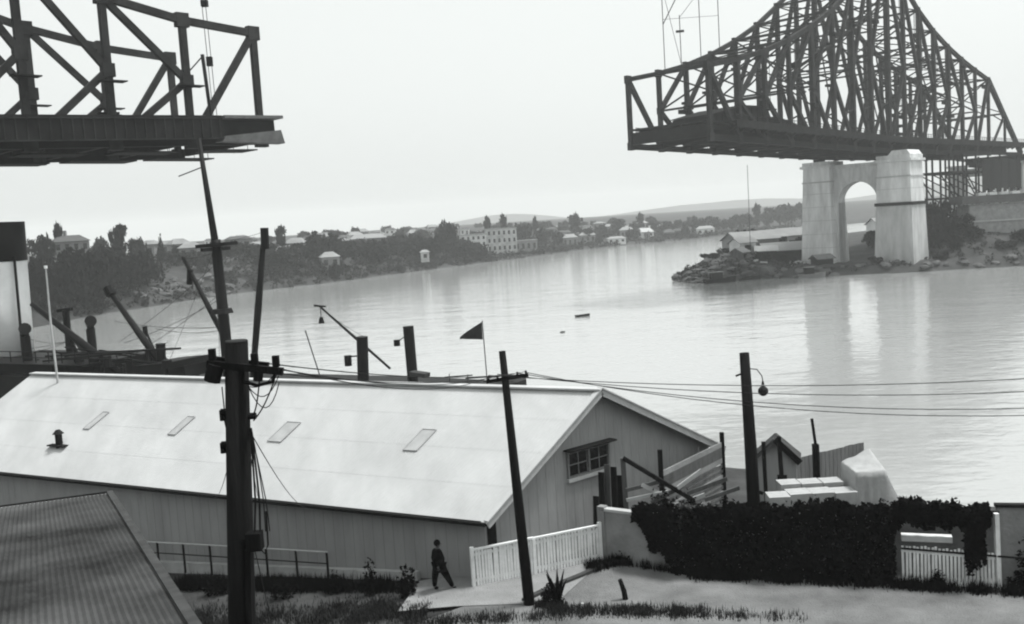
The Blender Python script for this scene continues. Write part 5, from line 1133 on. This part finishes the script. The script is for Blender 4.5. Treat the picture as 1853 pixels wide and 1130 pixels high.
for k in range(5): beam(pk, 'plank', (2.75 + k * .27, 37.0 + k * .12, 6.8), (2.85 + k * .26, 37.35 + k * .16, (9.1, 10.0, 10.25, 10.1, 9.7)[k]), .28, .06, M_WOODD if k != 2 else M_WOOD, up=(.7, .7, 0))
bush('yard_shrub', 'tangled shrub growing through the yard fence behind the vine', [(5.2, 36.6, 8.0, .5, 1.6), (6.1, 36.4, 8, .5, 1.3), (7.0, 36.4, 8, .5, 1.0)], 420, M_LEAF, .085, 'shrub', 15)
ry = random.Random(19)
for k, (x, y, z, l_, a_) in enumerate([(4.9, 36.7, 8.9, 1.3, .5), (5.5, 36.5, 8.7, 1.5, .35), (6.3, 36.6, 9.2, 1.6, .4), (5.9, 36.4, 9.5, 1.0, .55), (6.9, 36.3, 9.0, 1.4, .3), (4.6, 36.8, 9.6, .9, -.6)]):
    tag(beam(None, 'loose_board', (x, y, z), (x + l_, y + .3, z + a_), .05, .16, M_TRIM if k % 2 else M_WOOD), ('lowest', 'second', 'longest', 'short upper', 'right hand', 'steep left') [k] + ' of the pale loose boards tangled before the board fence', 'board', 'loose boards before the board fence')
def yhut():
    t = thing('tin_hut', 'tiny gabled hut with grey gable end behind the stout lamp pole', 'hut', (10.9, 41, 6.6)); L_ = V(.3, .954, 0); Wd = V(.954, -.3, 0); O = V(10.9, 41, 6.3)
    P = lambda a, b_, c: O + Wd * a + L_ * b_ + V(0, 0, c)
    raw('wall', [P(-.85, 0, 0), P(.85, 0, 0), P(.85, 1, 0), P(-.85, 1, 0), P(-.85, 0, 2.85), P(.85, 0, 2.85), P(.85, 1, 2.85), P(-.85, 1, 2.85), P(0, 0, 3.75), P(0, 1, 3.75)], [(0, 1, 5, 8, 4), (1, 2, 6, 5), (2, 3, 7, 9, 6), (3, 0, 4, 7)], M_WALL, t)
    for s in (-1, 1): beam(t, 'roof', P(s * .52, -.25, 3.3), P(s * .52, 1.15, 3.3), 1.35, .05, M_OLDCAP, up=Wd * (s * -.66) * -1 + V(0, 0, .75))
    beam(t, 'barge_board', P(0, -.22, 3.78), P(1.02, -.22, 2.78), .06, .28, M_WOODD); beam(t, 'barge_board', P(0, -.22, 3.78), P(-1.02, -.22, 2.78), .06, .16, M_WOOD)
    raw('doorway', [P(.05, -.02, .2), P(.45, -.02, .2), P(.45, -.02, 2.2), P(.05, -.02, 2.2)], [(0, 1, 2, 3)], M_DARK, t)
yhut()
for nm, p, q, s, lab in (('post', (9.7, 38, 6.3), (9.64, 38, 10.7), .13, 'slim dark post left of the tiny hut, next to the stout pole'), ('post', (10.95, 40, 6.3), (10.8, 40, 10.4), .15, 'slim dark post standing right before the tiny hut'), ('post', (12.5, 40.5, 6.3), (12.48, 40.5, 9.85), .24, 'thick dark post before the plank fence')):
    tag(beam(None, nm, p, q, s, s, M_POLE), lab, 'post')
tag(beam(None, 'conduit_pole', (12.48, 40.5, 9.86), (12.36, 40.5, 10.95), .1, .1, M_POLE), 'thin pipe rising from the thick post before the plank fence', 'pipe')
pl = thing('plank_fence', 'tall fence of grey vertical planks between the tiny hut and the tarpaulin', 'fence', (13.8, 42.4, 6.4))
for k in range(17):
    t = (k + .5) / 17; p = V(lerp(11.9, 15.6, t), lerp(41.4, 43.5, t), 0); beam(pl, 'plank', p + V(0, 0, 6.2), p + V(0, 0, 9.06 + random.uniform(-.015, .02)), (.03, .04)[k % 2], .226, M_PLANK, up=V(.87, .49, 0))
for z in (7.0, 8.6): beam(pl, 'rail', V(11.9, 41.47, z), V(15.6, 43.57, z), .05, .1, M_WOOD)
lp = thing('loading_platform', 'timber platform behind the vine wall carrying crates and tarpaulin', 'platform', (11.5, 35.3, 6.8))
beam(lp, 'top', (8.6, 35.6, 8.45), (14.6, 35.6, 8.45), 2.6, .12, M_WOOD)
for x in (8.8, 10.7, 12.6, 14.4):
    for y in (34.5, 36.7): beam(lp, 'leg', (x, y, 6.5), (x, y, 8.38), .16, .16, M_WOODD)
GC = 'pale crates stacked behind the vine wall'
def crate(x, y, z, sx, sy, sz, lab, rz=0.02):
    t = thing('crate', lab, 'crate', (x, y, z), GC); c, s = math.cos(rz), math.sin(rz); ax = (V(c, s, 0), V(-s, c, 0), V(0, 0, 1)); O = V(x, y, z)
    MB().box(O + V(0, 0, sz / 2), (sx - .03, sy - .03, sz - .03), ax).build('body', M_CRATE, t)
    for i in (-1, 1):
        for j in (-1, 1): MB().box(O + ax[0] * (i * (sx / 2 - .03)) + ax[1] * (j * (sy / 2 - .01)) + V(0, 0, sz / 2), (.06, .025, sz), ax).build('corner_batten', M_CRATE, t)
    for k in range(3): MB().box(O + ax[1] * ((k - 1) * sy * .33) + V(0, 0, sz), (sx, sy * .31, .03), ax).build('lid_board', M_CRATE, t)
crate(9.27, 34.75, 8.52, .76, .8, .98, 'front left pale crate of the stack behind the vine wall', -.05)
crate(10.1, 35.05, 8.52, .8, .8, .96, 'second crate from the left in the front row behind the vine'); crate(10.92, 35.05, 8.52, .8, .8, .95, 'third crate from the left in the front row behind the vine'); crate(11.75, 35.02, 8.52, .8, .8, .92, 'right hand crate of the front row, touching the tarpaulin')
crate(10.0, 35.95, 8.52, .74, .75, 1.08, 'left crate of the taller back row'); crate(10.8, 35.95, 8.52, .76, .75, 1.06, 'middle crate of the taller back row'); crate(11.6, 35.95, 8.52, .74, .75, 1.05, 'right crate of the taller back row')
def tarp():
    v = []; f = []; rnd = random.Random(8)
    x0, x1, y0, y1 = 12.2, 13.3, 34.85, 36.5; N1 = 20
    def top(x, y): return 10.1 + (y - y0) / (y1 - y0) * .45 * max(0, (x - x0) / (x1 - x0)) + .03 * math.sin(x * 9) * math.sin(y * 7)
    nx, ny = 14, 10
    for i in range(nx + 1):
        for j in range(ny + 1): x, y = lerp(x0, x1, i / nx), lerp(y0, y1, j / ny); v.append(V(x, y, top(x, y)))
    for i in range(nx):
        for j in range(ny): a = i * (ny + 1) + j; f.append((a, a + ny + 1, a + ny + 2, a + 1))
    ring = [(i, 0) for i in range(nx + 1)] + [(nx, j) for j in range(1, ny + 1)] + [(i, ny) for i in range(nx - 1, -1, -1)] + [(0, j) for j in range(ny - 1, 0, -1)]
    m_ = len(ring); rows = 7; base = len(v)
    for r in range(1, rows + 1):
        for k, (i, j) in enumerate(ring):
            p = v[i * (ny + 1) + j]; cx_, cy_ = (x0 + x1) / 2, (y0 + y1) / 2; d = Vector((p.x - cx_, p.y - cy_, 0)); d.normalize(); t = r / rows
            fl = (.1 + .05 * math.sin(k * 1.3) + (.55 if i == nx else 0)) * t ** 1.2; v.append(V(p.x + (fl if i == nx else d.x * fl), p.y + d.y * fl * .8 + .05 * math.sin(k * 1.9) * t, lerp(p.z, 8.55, t)))
    for k in range(m_):
        a, b_ = ring[k], ring[(k + 1) % m_]; f.append((a[0] * (ny + 1) + a[1], base + k, base + (k + 1) % m_, b_[0] * (ny + 1) + b_[1]))
        for r in range(rows - 1): q = base + r * m_; f.append((q + k, q + m_ + k, q + m_ + (k + 1) % m_, q + (k + 1) % m_))
    tag(raw('tarpaulin', v, f, M_TARP, None, True), 'pale tarpaulin draped over a tall load right of the crates', 'tarpaulin')
tarp()

# ------------------------------------------------------------------ walking man
def skin_obj(name, verts, edges, mt, parent, sub=2):
    org = wl(parent); me = bpy.data.meshes.new(name); me.from_pydata([tuple(Vector(v[:3])) for v in verts], edges, []); me.materials.append(mt)
    o = link(bpy.data.objects.new(name, me)); o.parent = parent; o['_w'] = list(org)
    s = o.modifiers.new('skin', 'SKIN'); s.use_smooth_shade = True; b_ = o.modifiers.new('sub', 'SUBSURF'); b_.levels = sub; b_.render_levels = sub
    for i, v in enumerate(verts): me.skin_vertices[0].data[i].radius = v[3] if len(v) > 3 and isinstance(v[3], tuple) else (v[3], v[3])
    me.skin_vertices[0].data[0].use_root = True
    return o
mx, my = -3.2, 34.35; mz = ground_z(mx, my) + .12
man = thing('person', 'man in a dark suit striding along the foot of the long shed wall', 'person', (mx, my, mz)); man.rotation_euler.z = R(10); man.scale = (1.04, 1.04, 1.04)
# local axes: x = walking direction (right), y = depth, z up; trailing leg right of the frame stretched back
body = [(0, 0, .93, (.11, .09)), (-.02, 0, 1.12, (.1, .09)), (-.03, 0, 1.32, (.12, .1)), (-.03, 0, 1.46, (.075, .075)), (-.02, 0, 1.53, (.055, .055)), (0, 0, 1.57, (.08, .08)), (.015, 0, 1.655, (.1, .088)), (.01, 0, 1.74, (.06, .06)),
        (-.05, .09, .88, (.1, .1)), (-.16, .1, .5, (.068, .068)), (-.2, .1, .1, (.045, .045)), (-.08, .1, .04, (.045, .032)),
        (.06, -.09, .88, (.1, .1)), (.25, -.1, .48, (.068, .068)), (.42, -.1, .1, (.045, .045)), (.53, -.1, .045, (.045, .032)),
        (-.04, .2, 1.4, (.05, .05)), (.06, .25, 1.14, (.045, .045)), (.18, .2, .96, (.036, .036)), (.21, .19, .9, (.04, .03)),
        (-.05, -.2, 1.4, (.05, .05)), (-.13, -.25, 1.14, (.045, .045)), (-.06, -.24, .9, (.036, .036)), (-.05, -.24, .83, (.04, .03))]
be = [(0, 1), (1, 2), (2, 3), (3, 4), (4, 5), (5, 6), (6, 7), (0, 8), (8, 9), (9, 10), (10, 11), (0, 12), (12, 13), (13, 14), (14, 15), (2, 16), (16, 17), (17, 18), (18, 19), (2, 20), (20, 21), (21, 22), (22, 23)]
skin_obj('body', body, be, M_SKIN, man)
k_ = 1.4
suit = [(0, 0, .93, (.25, .22)), (-.02, 0, 1.12, (.26, .22)), (-.04, 0, 1.34, (.28, .23)), (-.03, 0, 1.49, (.22, .2)),
        (-.04, .2, 1.4, (.15, .15)), (.06, .25, 1.14, (.1, .1)), (.17, .2, .97, (.075, .075)), (-.05, -.2, 1.4, (.15, .15)), (-.16, -.25, 1.14, (.1, .1)), (-.08, -.24, .92, (.075, .075)), (.01, 0, .8, (.17, .17))]
skin_obj('jacket', suit, [(0, 1), (1, 2), (2, 3), (2, 4), (4, 5), (5, 6), (2, 7), (7, 8), (8, 9), (0, 10)], M_CLOTH, man)
tr = [(x, y, z, (r[0] * 1.7, r[1] * 1.7)) for x, y, z, r in [body[i] for i in (0, 8, 9, 10, 12, 13, 14)]]
skin_obj('trousers', tr, [(0, 1), (1, 2), (2, 3), (0, 4), (4, 5), (5, 6)], M_CLOTH, man)
for i, j in ((10, 11), (14, 15)):
    a, b_ = body[i], body[j]; skin_obj('shoe', [(a[0] - .02, a[1], .06, (.065, .06)), (b_[0] + .02, b_[1], .05, (.058, .045))], [(0, 1)], M_CLOTH, man)
def ball(name, c, r, mt, parent, sx=(1, 1, 1)):
    bm = bmesh.new(); bmesh.ops.create_uvsphere(bm, u_segments=14, v_segments=9, radius=r)
    for v_ in bm.verts: v_.co = Vector((v_.co.x * sx[0] + c[0], v_.co.y * sx[1] + c[1], v_.co.z * sx[2] + c[2]))
    me = bpy.data.meshes.new(name); bm.to_mesh(me); bm.free(); me.materials.append(mt); o = link(bpy.data.objects.new(name, me)); o.parent = parent; o['_w'] = list(wl(parent)); return o
ball('hair', (-.02, 0, 1.685), .118, M_CLOTH, man, (1, .95, 1.05)); ball('nose', (.115, 0, 1.635), .02, M_SKIN, man)
for s in (-1, 1): ball('eye', (.095, s * .033, 1.66), .011, M_DARK, man); ball('ear', (.0, s * .09, 1.64), .022, M_SKIN, man, (.8, .5, 1.3))
ball('mouth', (.1, 0, 1.585), .018, M_DARK, man, (.5, 1.3, .4))
for base in (19, 23):
    hx, hy, hz = body[base][:3]
    for q in range(4): MB().tube([wl(man) + V(hx - .03 + q * .02, hy, hz - .02), wl(man) + V(hx - .025 + q * .02, hy + .01, hz - .06), wl(man) + V(hx - .03 + q * .02, hy + .025, hz - .09)], [.011, .010, .007], 5).build('finger', M_SKIN, man)
    MB().tube([wl(man) + V(hx + .035, hy, hz + .01), wl(man) + V(hx + .055, hy + .005, hz - .045)], [.013, .008], 5).build('thumb', M_SKIN, man)

# ------------------------------------------------------------------ river haze
HB = MB().box((0, 1600, 50), (6900, 3700, 98)); hzm = bpy.data.materials.new('river_haze'); hzm.use_nodes = True; t = hzm.node_tree
for n_ in list(t.nodes):
    if n_.type == 'BSDF_PRINCIPLED': t.nodes.remove(n_)
pv = t.nodes.new('ShaderNodeVolumePrincipled'); pv.inputs['Color'].default_value = (.985, 1, .992, 1); pv.inputs['Density'].default_value = .00028; pv.inputs['Anisotropy'].default_value = .1
t.links.new(pv.outputs[0], t.nodes['Material Output'].inputs['Volume'])
hzo = HB.build('haze', hzm); hzo['kind'] = 'stuff'; hzo['label'] = 'pale haze hanging over the river and the far shore'; hzo['category'] = 'haze'

for o in bpy.data.objects:
    if '_w' in o: del o['_w']
